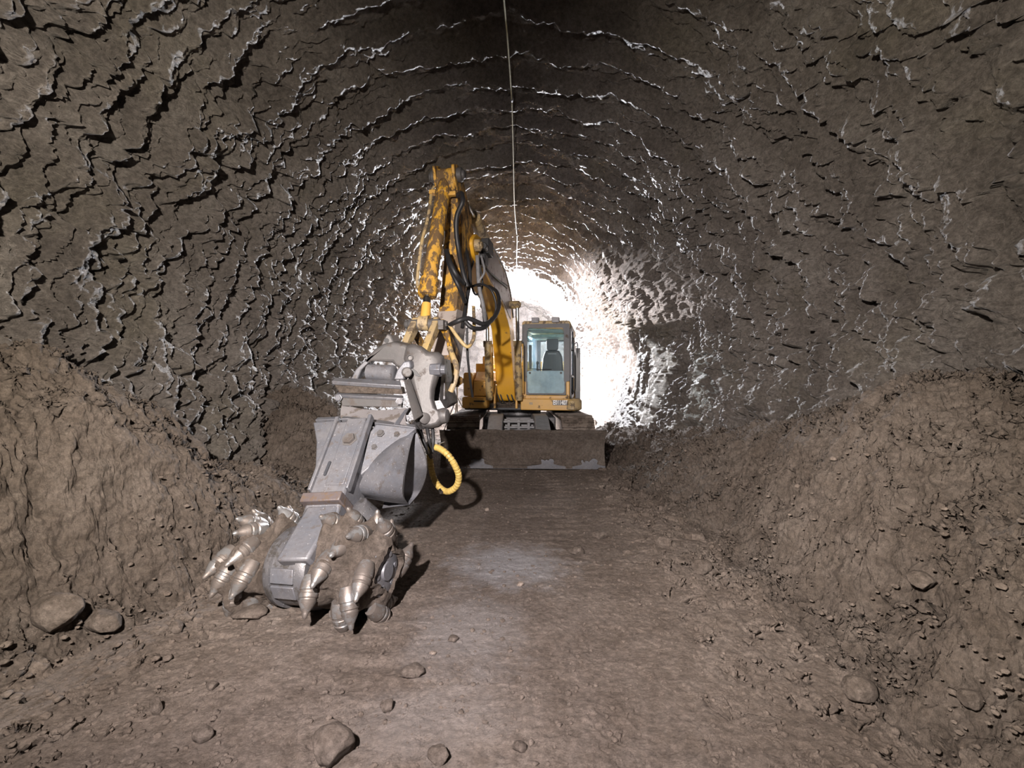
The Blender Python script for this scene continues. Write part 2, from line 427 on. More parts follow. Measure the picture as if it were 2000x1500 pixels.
def add_lathe(bm, org, axis, prof, seg=24, cap=True):
    x, y, z = frame(axis); org = Vector(org); rings = []
    for t, r in prof:
        rings.append([bm.verts.new(org + z * t + (x * math.cos(a) + y * math.sin(a)) * max(r, 1e-4)) for a in [2 * math.pi * k / seg for k in range(seg)]])
    for a, b in zip(rings, rings[1:]):
        for k in range(seg): bm.faces.new((a[k], a[(k + 1) % seg], b[(k + 1) % seg], b[k]))
    if cap:
        bm.faces.new(rings[0][::-1]); bm.faces.new(rings[-1])
    return bm
def catmull(pts, n=8):
    pts = [Vector(p) for p in pts]; P_ = [pts[0] * 2 - pts[1]] + pts + [pts[-1] * 2 - pts[-2]]; out = []
    for i in range(1, len(P_) - 2):
        a, b, c, d = P_[i - 1:i + 3]
        for k in range(n):
            t = k / n
            out.append(.5 * ((2 * b) + (c - a) * t + (2 * a - 5 * b + 4 * c - d) * t * t + (3 * b - a - 3 * c + d) * t ** 3))
    out.append(pts[-1]); return out
def add_tube(bm, pts, r, seg=10, smoothn=8, ribs=None):
    pts = catmull(pts, smoothn) if smoothn else [Vector(p) for p in pts]
    up = None; rings = []; L = 0
    for i, p in enumerate(pts):
        t = (pts[min(i + 1, len(pts) - 1)] - pts[max(i - 1, 0)]).normalized()
        if up is None: x, y, _ = frame(t)
        else:
            x = (up - t * up.dot(t)).normalized(); y = t.cross(x)
        up = x
        if i: L += (pts[i] - pts[i - 1]).length
        rr = r
        if ribs: rr = r * (1.0 if (L / ribs) % 1 > .22 else .78)
        rings.append([bm.verts.new(p + (x * math.cos(a) + y * math.sin(a)) * rr) for a in [2 * math.pi * k / seg for k in range(seg)]])
    for a, b in zip(rings, rings[1:]):
        for k in range(seg): bm.faces.new((a[k], a[(k + 1) % seg], b[(k + 1) % seg], b[k]))
    bm.faces.new(rings[0][::-1]); bm.faces.new(rings[-1]); return bm
def add_prism(bm, pts, vec):
    vec = Vector(vec); a = [bm.verts.new(Vector(p)) for p in pts]; b = [bm.verts.new(Vector(p) + vec) for p in pts]
    n = len(a); bm.faces.new(a); bm.faces.new(b[::-1])
    for k in range(n): bm.faces.new((a[k], b[k], b[(k + 1) % n], a[(k + 1) % n]))
    return bm
def add_box(bm, c, size, ax=None):
    X, Yv, Z = ax if ax else (Vector((1, 0, 0)), Vector((0, 1, 0)), Vector((0, 0, 1)))
    c = Vector(c); h = [s / 2 for s in size]
    v = [bm.verts.new(c + X * (sx * h[0]) + Yv * (sy * h[1]) + Z * (sz * h[2])) for sx in (-1, 1) for sy in (-1, 1) for sz in (-1, 1)]
    for f in ((0, 1, 3, 2), (4, 6, 7, 5), (0, 4, 5, 1), (2, 3, 7, 6), (0, 2, 6, 4), (1, 5, 7, 3)): bm.faces.new([v[i] for i in f])
    return bm
def add_loft(bm, curves, closed=False):
    rows = [[bm.verts.new(Vector(p)) for p in c] for c in curves]
    for a, b in zip(rows, rows[1:]):
        n = len(a)
        for k in range(n if closed else n - 1): bm.faces.new((a[k], a[(k + 1) % n], b[(k + 1) % n], b[k]))
    return rows
def rounded(pts, r, n=4):
    """round the corners of a 2-D outline"""
    out = []; m = len(pts)
    for i in range(m):
        p0, p1, p2 = Vector(pts[i - 1]), Vector(pts[i]), Vector(pts[(i + 1) % m])
        a = (p0 - p1); b = (p2 - p1); ra = min(r, a.length * .45); rb = min(r, b.length * .45)
        s = p1 + a.normalized() * ra; e = p1 + b.normalized() * rb
        for k in range(n + 1):
            t = k / n; out.append((1 - t) ** 2 * s + 2 * t * (1 - t) * p1 + t * t * e)
    return out
def bolt(bm, p, axis, r, h=.5):
    ax = Vector(axis).normalized(); add_lathe(bm, Vector(p) - ax * r * .2, ax, [(0, r * 1.25), (r * .25, r * 1.25), (r * .3, r), (r * (.3 + h), r * .95)], 6)

# ================================================================== excavator
EX = empty('excavator', (.16, 10.4, 0), 'yellow tracked excavator standing across the tunnel floor with its arm reaching forward', 'excavator')
# --- undercarriage
def track(xc):
    bm = B(); r = .36; y0, y1, zc = 8.75, 12.1, .385; w = .60
    # belt
    loop = []
    narc = 12
    for k in range(narc + 1):
        a = math.pi / 2 + math.pi * k / narc; loop.append((y0 + r * math.cos(a), zc + r * math.sin(a)))
    for k in range(1, 16): loop.append((y0 + (y1 - y0) * k / 16, zc - r))
    for k in range(narc + 1):
        a = -math.pi / 2 + math.pi * k / narc; loop.append((y1 + r * math.cos(a), zc + r * math.sin(a)))
    for k in range(1, 16): loop.append((y1 - (y1 - y0) * k / 16, zc + r - .03 * math.sin(math.pi * k / 16)))
    c = [bm.verts.new((xc - w / 2, y, z)) for y, z in loop]; d = [bm.verts.new((xc + w / 2, y, z)) for y, z in loop]
    n = len(loop)
    inn = [((y - 10.4) * .985 + 10.4, (z - zc) * .86 + zc) for y, z in loop]
    ci = [bm.verts.new((xc - w / 2, y, z)) for y, z in inn]; di = [bm.verts.new((xc + w / 2, y, z)) for y, z in inn]
    for k in range(n):
        k2 = (k + 1) % n
        bm.faces.new((c[k], c[k2], d[k2], d[k])); bm.faces.new((ci[k], di[k], di[k2], ci[k2]))
        bm.faces.new((c[k], ci[k], ci[k2], c[k2])); bm.faces.new((d[k], d[k2], di[k2], di[k]))
    # grouser bars across each shoe
    pts = loop + [loop[0]]; per = 0; seglen = [math.dist(pts[i], pts[i + 1]) for i in range(n)]; tot = sum(seglen); pitch = tot / 44
    i = 0; acc = 0
    for s in range(44):
        t = s * pitch
        while acc + seglen[i] < t: acc += seglen[i]; i += 1
        f = (t - acc) / seglen[i]; y = pts[i][0] * (1 - f) + pts[i + 1][0] * f; z = pts[i][1] * (1 - f) + pts[i + 1][1] * f
        tg = Vector((0, pts[i + 1][0] - pts[i][0], pts[i + 1][1] - pts[i][1])).normalized(); nn = Vector((1, 0, 0)).cross(tg)
        if nn.dot(Vector((0, y - (y0 if y < y0 else y1 if y > y1 else y), z - zc))) < 0: nn = -nn
        for o_ in (-.05, 0, .05):
            add_box(bm, Vector((xc, y, z)) + nn * .014 + tg * o_, (w, .016, .035), (Vector((1, 0, 0)), tg, nn))
    return bm
for xc in (-.90, 1.22):
    t = obj('track', track(xc), 'track', EX, smooth=False)
    bm = B()
    add_box(bm, (xc, 10.4, .40), (.30, 3.0, .34)); obj('track_frame', bm, 'darksteel', t, .02)
    for yy in (8.75, 12.1):
        bm = B(); add_lathe(bm, (xc - .12, yy, .385), (1, 0, 0), [(0, .2), (.02, .29), (.22, .29), (.24, .2)], 28); obj('idler_wheel', bm, 'darksteel', t)
    for k in range(6):
        bm = B(); add_cyl(bm, (xc - .14, 9.25 + k * .47, .17), (xc + .14, 9.25 + k * .47, .17), .10); obj('track_roller', bm, 'darksteel', t)
bm = B(); add_box(bm, (.16, 10.4, .52), (1.5, 1.5, .30)); add_cyl(bm, (.16, 10.6, .5), (.16, 10.6, .84), .5, seg=32)
add_prism(bm, [(-.6, 9.7, .66), (-.6, 9.7, .3), (-.6, 11.1, .3), (-.6, 11.1, .66)], (1.52, 0, 0)); obj('undercarriage_frame', bm, 'darksteel', EX, .02)
# --- dozer blade with its push arms
bm = B(); prof = []
yb = 7.42
for k in range(15):
    t = k / 14; z = .03 + .62 * t; y = yb + .13 * math.sin(math.pi * t) - .06 * t * t
    prof.append((y, z))
def blade_noise(x, z): return 0
nx = 90; curves = []
for y, z in prof:
    curves.append([Vector((-1.165 + 2.66 * k / nx, y - .10 * (-1.165 + 2.66 * k / nx) / 1.3 * .5, z)) for k in range(nx + 1)])
rows_ = add_loft(bm, curves)
back = [[Vector((v.x, v.y + .07, v.z)) for v in c] for c in curves]
rb = add_loft(bm, back)
for e in (0, -1):
    for k in range(len(prof) - 1): bm.faces.new((rows_[k][e], rows_[k + 1][e], rb[k + 1][e], rb[k][e]))
for e in (0, -1):
    for k in range(nx): bm.faces.new((rows_[e][k], rows_[e][k + 1], rb[e][k + 1], rb[e][k]))
blade = obj('dozer_blade', bm, 'steel', EX)
# caked muck on the blade face
bm = B()
def bl(x, z):
    t = (z - .03) / .62; return yb + .13 * math.sin(math.pi * max(0, min(1, t))) - .06 * t * t - .05 * x / 1.3
nx, nz = 220, 60; mc = []
Xm, Zm = np.meshgrid(np.linspace(-1.165, 1.495, nx), np.linspace(.0, 1, nz))
nn_ = fbm(Xm * 2.2, Zm * 1.4, 300, 4); n2_ = fbm(Xm * 9, Zm * 6, 301, 4)
edge_b = .10 + .07 * fbm(Xm * 3.1, Xm * 0, 302, 4)
patch = ((Xm + .42) / .16) ** 2
lift = smooth((Zm - edge_b) / .08)
lift = lift * (1 - .0 * patch)
low = (np.exp(-((Xm + .55) / .16) ** 2) + np.exp(-((Xm - .55) / .2) ** 2) + np.exp(-((Xm - 1.25) / .18) ** 2)) * smooth((.24 + .10 * n2_ - Zm) / .05) * smooth((nn_ + n2_ * .7 + .22) / .25)
thick = (.022 + .014 * nn_ + .012 * n2_ + .022 * np.exp(-((Xm - .15) / .35) ** 2) * smooth((.75 - Zm) / .4)) * smooth((Zm - .05) / .06) - .05 * low
for j in range(nz):
    row = []
    for i in range(nx):
        x = Xm[j, i]; tz = Zm[j, i]; z = .035 + .615 * tz + (.018 * n2_[j, i] + .02 * nn_[j, i] + .012 if j > nz - 4 else 0)
        row.append((x, bl(x, .03 + .62 * tz) - float(thick[j, i]) - .002, z))
    mc.append(row)
rws = add_loft(bm, mc)
top = rws[-1]; bk = [bm.verts.new((v.co.x, v.co.y + .10, v.co.z - .01)) for v in top]
for k in range(nx - 1): bm.faces.new((top[k], top[k + 1], bk[k + 1], bk[k]))
obj('caked_mud', bm, 'mud', blade)
for xs in (-.29, .52):
    bm = B(); 
    pts = [(xs - .125, 7.55, .30), (xs + .125, 7.55, .30), (xs + .125, 8.15, .62), (xs + .125, 9.5, .78), (xs - .125, 9.5, .78), (xs - .125, 8.15, .62)]
    w = .25
    add_prism(bm, [(xs - w / 2, 7.52, .60), (xs - w / 2, 7.6, .18), (xs - w / 2, 9.6, .35), (xs - w / 2, 9.6, .74), (xs - w / 2, 8.9, .80), (xs - w / 2, 8.2, .80)], (w, 0, 0))
    obj('blade_arm', bm, 'grey', EX, .015)
bm = B(); 
for zz, xx0, xx1 in ((.70, -.16, .40), (.60, -.16, .40)): add_cyl(bm, (xx0, 8.3, zz), (xx1, 8.3, zz), .022)
add_cyl(bm, (-.16, 8.3, .53), (.40, 8.3, .53), .04)
for xx in (-.06, .12, .30): add_box(bm, (xx, 8.32, .62), (.05, .06, .24))
add_box(bm, (.12, 8.6, .55), (.55, .04, .35))
obj('blade_cylinder', bm, 'grey', EX, .006)

# --- upper structure, local frame: l = to the image right, f = forward, z = up
A = R_(10.5); RV = Vector((math.cos(A), -math.sin(A), 0)); FV = Vector((-math.sin(A), -math.cos(A), 0)); UZ = Vector((0, 0, 1))
UC = Vector((.33, 10.6, 0)); AX = (RV, FV, UZ)
def U(l, f, z): return UC + RV * l + FV * f + UZ * z
def ubox(bm, l0, l1, f0, f1, z0, z1): return add_box(bm, U((l0 + l1) / 2, (f0 + f1) / 2, (z0 + z1) / 2), (abs(l1 - l0), abs(f1 - f0), abs(z1 - z0)), AX)
def uprism_lz(bm, pts, f, depth): return add_prism(bm, [U(l, f, z) for l, z in pts], -FV * depth)
bm = B(); ubox(bm, -1.14, 1.12, -1.6, 1.15, .82, .95); obj('deck', bm, 'dark', EX, .02)
bm = B()
uprism_lz(bm, rounded([(-1.14, .86), (-.60, .86), (-.60, 1.10), (-1.14, 1.10)], .05), 1.32, 1.8); body = obj('lower_side_panel', bm, 'yellow', EX, .015)
bm = B(); uprism_lz(bm, rounded([(-1.12, 1.11), (-.93, 1.11), (-.93, 1.60), (-1.12, 1.60)], .05), 1.30, 1.7); obj('side_panel', bm, 'yellow', EX, .02)
bm = B(); uprism_lz(bm, [(-.91, 1.115), (-.62, 1.115), (-.62, 1.42), (-.91, 1.42)], 1.27, .6); tb = obj('tool_box', bm, 'yellow', EX, .015)
bm = B(); add_prism(bm, [U(-.91, 1.27, 1.43), U(-.91, .95, 1.62), U(-.91, .6, 1.62), U(-.91, .6, 1.43)], RV * .32); obj('tool_box_lid', bm, 'yellow', tb, .012)
bm = B(); add_cyl(bm, U(-.72, 1.275, 1.32), U(-.72, 1.26, 1.32), .015, seg=12); obj('lock', bm, 'black', tb); bm = B(); ubox(bm, -.88, -.66, 1.30, 1.36, 1.00, 1.025); obj('latch', bm, 'black', tb)
bm = B(); ubox(bm, -1.00, -.72, .2, .75, 1.60, 1.80); st1 = obj('step_box', bm, 'yellow', EX, .015)
bm = B(); ubox(bm, -.96, -.74, -.2, .3, 1.80, 1.98); obj('step_box', bm, 'yellow', EX, .015)
bm = B(); add_cyl(bm, U(-.82, .0, 1.98), U(-.82, .0, 2.08), .045); obj('filler_cap', bm, 'yellow', EX, .005)
# engine hood and counterweight behind
bm = B(); ubox(bm, -1.12, .05, -1.5, -.25, .95, 1.72); obj('engine_hood', bm, 'yellow', EX, .04)
bm = B(); arc = [(-1.12, -1.2)] + [(1.16 * math.sin(R_(a)) , -1.15 - .55 * math.cos(R_(a))) for a in range(-80, 81, 16)] + [(1.12, -1.2)]
add_prism(bm, [U(l, f, .9) for l, f in arc], UZ * 1.0); obj('counterweight', bm, 'yellow', EX, .04)
bm = B(); ubox(bm, .0, 1.12, -1.3, -.62, .95, 1.5); obj('side_panel', bm, 'yellow', EX, .03)
# centre bay under the boom foot with its hoses
bm = B(); ubox(bm, -.60, .08, .2, .75, .95, 1.42); obj('centre_panel', bm, 'dustyel', EX, .015)
bm = B(); ubox(bm, -.56, .05, .95, 1.15, .87, .95)
for k in range(26):
    l = random.uniform(-.55, .03); r = random.uniform(.02, .05); c = U(l, random.uniform(.95, 1.17), .955)
    bmesh.ops.create_icosphere(bm, subdivisions=1, radius=r, matrix=Matrix.Translation(c))
obj('caked_mud', bm, 'mud', EX)
for l in (-.50, -.045):
    bm = B(); add_prism(bm, [U(l, 1.20, .86), U(l, 1.20, 1.12), U(l, 1.05, 1.34), U(l, .8, 1.36), U(l, .5, .9)], RV * .045); obj('boom_bracket', bm, 'yellow', EX, .008)
for k, l in enumerate((-.42, -.36, -.22, -.13)):
    bm = B(); add_tube(bm, [U(l, 1.0, 1.42), U(l - .02, 1.13, 1.25), U(l + .02, 1.17, 1.08), U(l + .08, 1.12, .94)], .016, 8); obj('hydraulic_hose', bm, 'black', EX)

# --- cab
CL0, CL1, CF0, CF1 = .10, 1.06, -.92, 1.22
CB, CT = 1.06, 2.60
CAB = B(); uprism_lz(CAB, rounded([(CL0 - .02, .84), (CL1 + .12, .84), (CL1 + .12, 1.07), (CL0 - .02, 1.07)], .03), 1.30, .55)
cab = obj('cab', CAB, 'yellow', EX, .015)
bm = B(); pts = [U(CL1 + .06, 1.308, .84), U(CL1 + .06, 1.308, 1.07)]
add_lathe(bm, U(CL1 + .05, 1.14, .835), UZ, [(0, .14), (.03, .19), (.20, .19), (.24, .15)], 24); obj('corner_bumper', bm, 'dustyel', cab)
bm = B()
ubox(bm, CL0, CL0 + .09, CF1 - .07, CF1, 1.06, 1.42); ubox(bm, CL1 - .07, CL1, CF1 - .07, CF1, 1.06, 1.42); ubox(bm, CL0, CL1, CF1 - .07, CF1, 1.06, 1.14)
obj('lower_front_panel', bm, 'yellow', cab, .012)
# frame: front corner posts, header, side posts, roof
bm = B()
def lz_ring(bm, outer, inner, f, depth):
    o1 = [bm.verts.new(U(l, f, z)) for l, z in outer]; i1 = [bm.verts.new(U(l, f, z)) for l, z in inner]
    o2 = [bm.verts.new(U(l, f, z) - FV * depth) for l, z in outer]; i2 = [bm.verts.new(U(l, f, z) - FV * depth) for l, z in inner]
    n = len(o1)
    for k in range(n):
        j = (k + 1) % n
        bm.faces.new((o1[k], o1[j], i1[j], i1[k])); bm.faces.new((o2[k], i2[k], i2[j], o2[j]))
        bm.faces.new((o1[k], o2[k], o2[j], o1[j])); bm.faces.new((i1[k], i1[j], i2[j], i2[k]))
out = rounded([(CL0 + .08, 1.15), (CL1 - .07, 1.15), (CL1 - .07, 1.42), (CL1, 1.42), (CL1, CT - .02), (CL0, CT - .02), (CL0, 1.42), (CL0 + .08, 1.42)], .035, 4)
inn = rounded([(CL0 + .11, 1.18), (CL1 - .10, 1.18), (CL1 - .10, 1.42), (CL1 - .115, 1.42), (CL1 - .115, CT - .10), (CL0 + .10, CT - .10), (CL0 + .10, 1.42), (CL0 + .11, 1.42)], .06, 4)
lz_ring(bm, out, inn, CF1 + .005, .08); obj('front_frame', bm, 'frame', cab, .006)
bm = B()
# side frames: right (door side) and left, each a window frame in the f-z plane
def fz_frame(bm, l, th, fa, fb, za, zb, w=.07, mid=True):
    def bx(f0, f1, z0, z1): ubox(bm, l, l + th, f0, f1, z0, z1)
    bx(fa, fa + w, za, zb); bx(fb - w, fb, za, zb); bx(fa, fb, zb - w, zb); bx(fa, fb, za, za + w)
    if mid: bx(fa, fb, za + .42, za + .42 + w * .7)
fz_frame(bm, CL0, .06, CF0, CF1 - .02, 1.06, CT); fz_frame(bm, CL1 - .06, .06, CF0, .35, 1.06, CT)
ubox(bm, CL0, CL1, CF0, CF0 + .06, 1.06, 1.55); ubox(bm, CL0, CL0 + .12, CF0, CF0 + .06, 1.06, CT); ubox(bm, CL1 - .12, CL1, CF0, CF0 + .06, 1.06, CT)
ubox(bm, CL0, CL1, CF0, CF0 + .06, CT - .22, CT)
ubox(bm, CL0, CL1, CF0, CF1 - .1, 1.04, 1.09)
obj('rear_frame', bm, 'frame', cab, .01)
bm = B(); uprism_lz(bm, rounded([(CL0 - .01, CT - .09), (CL1 + .03, CT - .14), (CL1 + .02, CT + .04), (CL0, CT + .05)], .06), CF1 - .01, CF1 - CF0)
obj('roof', bm, 'dustyel', cab, .02)
bm = B(); ubox(bm, CL0 + .10, CL1 - .10, .45, CF1 - .1, CT - .13, CT - .095); ubox(bm, CL0 + .08, CL1 - .08, -.45, .42, CT - .22, CT - .16); obj('roof_lining', bm, 'roof_lining', cab, .01)
# glazing
bm = B(); ubox(bm, CL0 + .09, CL1 - .10, CF1 - .03, CF1 - .022, 1.62, CT - .09); obj('windshield', bm, 'glass', cab)
bm = B(); uprism_lz(bm, rounded([(CL0 + .10, 1.17), (CL1 - .09, 1.17), (CL1 - .09, 1.63), (CL0 + .09, 1.63)], .06), CF1 - .012, .008); lg = obj('lower_windshield', bm, 'lowglass', cab)
for l in (CL0 + .16, CL1 - .17):
    bm = B(); add_cyl(bm, U(l, CF1 - .02, 1.59), U(l, CF1 + .02, 1.59), .022, seg=16); obj('glass_clip', bm, 'black', lg)
bm = B(); ubox(bm, CL0 + .1, CL1 - .1, CF0 + .02, CF0 + .028, 1.53, CT - .2); obj('rear_window', bm, 'glass', cab)
bm = B(); ubox(bm, CL0 + .02, CL0 + .028, CF0, CF1 - .05, 1.5, CT - .06); obj('side_window', bm, 'glass', cab)
# door on the image right: frame, glass and handrail
bm = B(); fz_frame(bm, CL1 + .0, .035, .38, CF1 - .03, 1.08, CT - .06, .055); dr = obj('door', bm, 'dark', cab, .006)
bm = B(); ubox(bm, CL1 + .012, CL1 + .018, .42, CF1 - .06, 1.55, CT - .1); obj('door_glass', bm, 'glass', dr)
bm = B(); add_tube(bm, [U(CL1 + .03, 1.1, 1.2), U(CL1 + .09, 1.12, 1.25), U(CL1 + .10, 1.12, 1.6), U(CL1 + .09, 1.12, 2.0), U(CL1 + .03, 1.1, 2.05)], .014, 8); obj('handrail', bm, 'black', dr)
bm = B(); add_tube(bm, [U(CL1 + .04, .9, 2.15), U(CL1 + .14, .95, 2.2), U(CL1 + .15, .95, 1.9)], .012, 8)
add_prism(bm, [U(CL1 + .10, .95, 1.02), U(CL1 + .20, .95, 1.02), U(CL1 + .20, .95, 2.10), U(CL1 + .10, .95, 2.10)], -FV * .05)
mr = obj('mirror_guard', bm, 'dark', cab, .008)
bm = B(); add_prism(bm, [U(CL1 + .115, .955, 1.2), U(CL1 + .185, .955, 1.2), U(CL1 + .185, .955, 2.0), U(CL1 + .115, .955, 2.0)], FV * .004); obj('mirror', bm, 'platebk', mr)
for l in (CL0 + .27, CL1 - .28):
    bm = B(); ubox(bm, l - .075, l + .075, 1.10, 1.24, CT + .0, CT + .11); lm = obj('cab_lamp', bm, 'grey', cab, .012)
    bm = B(); ubox(bm, l - .065, l + .065, 1.238, 1.248, CT + .012, CT + .095); obj('lamp_lens', bm, 'lens', lm)
light('glass_reflection_spot', 'SPOT', U(CL1 - .28, 1.30, CT + .05), 55, (.95, .96, 1.0), (.47, 5.6, 0), .02, 10, .5)  # added spot, stands in for the windshield's reflection on the floor
# seat and controls
bm = B(); uprism_lz(bm, rounded([(.31, 1.36), (.86, 1.36), (.81, 1.98), (.74, 2.12), (.43, 2.12), (.37, 1.98)], .05), -.1, .14); ubox(bm, .40, .86, -.12, .42, 1.28, 1.42)
ubox(bm, .50, .76, -.1, .3, 1.08, 1.28)
seat = obj('seat', bm, 'black', cab, .03)
bm = B(); uprism_lz(bm, rounded([(.455, 2.12), (.715, 2.12), (.725, 2.37), (.68, 2.40), (.49, 2.40), (.445, 2.37)], .06), -.11, .11); add_cyl(bm, U(.58, -.15, 2.0), U(.58, -.15, 2.1), .012); add_cyl(bm, U(.68, -.15, 2.0), U(.68, -.15, 2.1), .012); obj('headrest', bm, 'black', seat, .03)
bm = B(); ubox(bm, .49, .68, -.098, -.094, 2.03, 2.055); obj('seat_lettering', bm, 'grey', seat)
for l in (.30, .93):
    bm = B(); ubox(bm, l - .06, l + .06, -.15, .35, 1.45, 1.56); add_cyl(bm, U(l, .32, 1.55), U(l, .34, 1.80), .014); bmesh.ops.create_uvsphere(bm, u_segments=12, v_segments=8, radius=.035, matrix=Matrix.Translation(U(l, .34, 1.82))); obj('control_console', bm, 'black', cab, .01)
for l in (.50, .63):
    bm = B(); add_cyl(bm, U(l, .7, 1.1), U(l, .66, 1.62), .012); ubox(bm, l - .06, l + .02, .64, .68, 1.62, 1.65); obj('travel_lever', bm, 'black', cab)
bm = B(); ubox(bm, .15, .20, .5, .62, 1.7, 2.2); obj('monitor_pillar', bm, 'dark', cab, .01)
bm = B(); add_tube(bm, [U(.22, CF1 - .05, 1.68), U(.50, CF1 - .0, 1.66), U(.70, CF1, 1.66)], .008, 6); obj('wiper', bm, 'black', cab)
# number plate
def text_mesh(name, body_, size, loc, mat, parent, fwd=FV, right=RV):
    cu = bpy.data.curves.new(name, 'FONT'); cu.body = body_; cu.size = size; cu.extrude = .001; cu.align_x = 'CENTER'; cu.align_y = 'CENTER'; cu.offset = size * .03
    t = bpy.data.objects.new(name, cu); COL.objects.link(t); bpy.context.view_layer.update()
    me = bpy.data.meshes.new_from_object(t.evaluated_get(bpy.context.evaluated_depsgraph_get())); bpy.data.objects.remove(t)
    me.materials.clear(); me.materials.append(M[mat])
    o = bpy.data.objects.new(name, me); COL.objects.link(o); o.parent = parent
    rot = Matrix((right, UZ, fwd)).transposed().to_4x4()
    o.matrix_local = Matrix.Translation(Vector(loc) - _org(parent)) @ rot @ Matrix.Diagonal((.72, 1.12, 1, 1))
    return o
bm = B(); ubox(bm, .73, 1.03, 1.30, 1.305, .945, 1.045); npl = obj('number_plate', bm, 'platebk', cab)
text_mesh('lettering', 'E011407', .112, U(.88, 1.307, .995), 'white', npl)
bm = B(); ubox(bm, .26, .33, 1.30, 1.304, .95, 1.0); obj('label_sticker', bm, 'dustyel', cab)

# --- boom plane: position by (y, z), off = sideways
SL = .186
def Bp(y, z, off=0.0): return Vector((-.07 - SL * (9.77 - y), y, z)) + RV * off
def bprism(bm, pts, off, w, r=0.0):
    pp = rounded(pts, r) if r else [Vector(p) for p in pts]
    return add_prism(bm, [Bp(p[0], p[1], off - w / 2) for p in pp], RV * w)
def pin(bm, y, z, w, r, off=0.0): return add_lathe(bm, Bp(y, z, off - w / 2), RV, [(0, r * .8), (.012, r), (w - .012, r), (w, r * .8)], 24)
bm = B()
bprism(bm, [(10.0, 1.05), (9.55, 1.0), (9.25, 1.7), (8.95, 2.45), (8.35, 2.80), (7.3, 3.02), (6.4, 3.18), (6.28, 3.36), (6.5, 3.52), (7.6, 3.60), (8.55, 3.42), (8.98, 3.14), (9.55, 2.2), (10.02, 1.35)], 0, .36, .08)
boom = obj('boom', bm, 'boomy', EX, .012)
# side plates of upper boom are grey with dust
bm = B(); bprism(bm, [(9.05, 2.62), (8.40, 2.84), (7.3, 3.05), (6.6, 3.2), (6.7, 3.46), (7.6, 3.57), (8.53, 3.39), (8.95, 3.12), (9.12, 2.86)], 0, .372, .05); obj('boom_side_plate', bm, 'boomgrey', boom, .004)
bm = B(); pin(bm, 9.78, 1.18, .62, .07); obj('boom_foot_pin', bm, 'darksteel', boom)
bm = B(); pin(bm, 8.95, 2.90, .74, .075); pin(bm, 8.95, 2.90, .80, .05)
obj('boom_cylinder_pin', bm, 'dustyel', boom)
for off in (-.27, .33):
    bm = B(); a = Bp(9.15, 1.05, off); b_ = Bp(9.0, 2.22, off); add_lathe(bm, a, b_ - a, [(0, .06), (.05, .07), ((b_ - a).length - .12, .07), ((b_ - a).length - .12, .088), ((b_ - a).length, .088)], 24)
    cy_ = obj('boom_cylinder', bm, 'dustyel', EX)
    bm = B(); c_ = Bp(8.95, 2.88, off); add_cyl(bm, b_, c_, .036); obj('cylinder_rod', bm, 'chrome', cy_)
    bm = B(); add_lathe(bm, Bp(8.95, 2.90, off - .045), RV, [(0, .07), (.09, .07)], 20); obj('rod_eye', bm, 'dustyel', cy_)
    bm = B(); add_tube(bm, [Bp(9.1, 1.2, off + .09), Bp(9.02, 1.5, off + .10), Bp(8.98, 2.15, off + .10)], .014, 8); obj('steel_pipe', bm, 'yellow', cy_)
# stick cylinder on top of the boom
bm = B(); a = Bp(8.3, 3.66); b_ = Bp(7.0, 3.93); add_lathe(bm, a, b_ - a, [(0, .07), (.1, .09), ((b_ - a).length - .1, .09), ((b_ - a).length - .1, .105), ((b_ - a).length, .105)], 24); sc_ = obj('stick_cylinder', bm, 'dustyel', EX)
bm = B(); add_cyl(bm, b_, Bp(6.15, 4.05), .04); obj('cylinder_rod', bm, 'chrome', sc_)
# valve block and steel lines on boom flank, facing the viewer right
bm = B(); add_box(bm, Bp(6.9, 3.42, .24), (.12, .3, .22), AX); add_box(bm, Bp(6.75, 3.2, .22), (.10, .2, .16), AX); add_cyl(bm, Bp(6.72, 3.36, .25), Bp(6.55, 3.36, .27), .05); obj('valve_block', bm, 'black', boom, .01)
for k in range(3):
    o_ = .05 + .06 * k
    bm = B(); add_tube(bm, [Bp(6.9, 3.52 + .02 * k, .19 + .02 * k), Bp(7.6, 3.64, .10 + .03 * k), Bp(8.5, 3.47, .09 + .04 * k), Bp(9.0, 3.16, .10 + .04 * k), Bp(9.3, 2.7, .10 + .04 * k)], .018, 8); obj('steel_pipe', bm, 'darksteel', boom)

# --- stick
bm = B()
bprism(bm, [(5.62, 4.06), (5.95, 4.14), (6.35, 3.8), (6.62, 3.40), (6.52, 3.12), (6.2, 2.3), (5.85, 1.55), (5.62, 1.32), (5.42, 1.36), (5.50, 1.75), (5.74, 2.35), (5.90, 2.9), (5.96, 3.35), (5.86, 3.62), (5.62, 3.85)], .02, .23, .06)
stick = obj('stick', bm, 'worn', EX, .012)
bm = B(); bprism(bm, [(5.50, 1.78), (5.74, 2.35), (6.20, 2.36), (5.87, 1.60), (5.64, 1.40)], .02, .242, .03); obj('stick_lower_plate', bm, 'boomgrey', stick, .006)
bm = B(); pin(bm, 6.46, 3.34, .52, .085); pin(bm, 6.46, 3.34, .56, .05); obj('boom_stick_pin', bm, 'dustyel', stick)
bm = B(); pin(bm, 5.72, 4.0, .40, .085, .02); pin(bm, 5.72, 4.0, .46, .055, .02); obj('cylinder_pin', bm, 'cast', stick)
for o_ in (-.10, .14):
    bm = B(); bprism(bm, [(5.55, 4.06), (5.75, 4.14), (6.0, 3.9), (5.8, 3.75), (5.62, 3.88)], o_, .035, .04); obj('cylinder_lug', bm, 'worn', stick, .006)
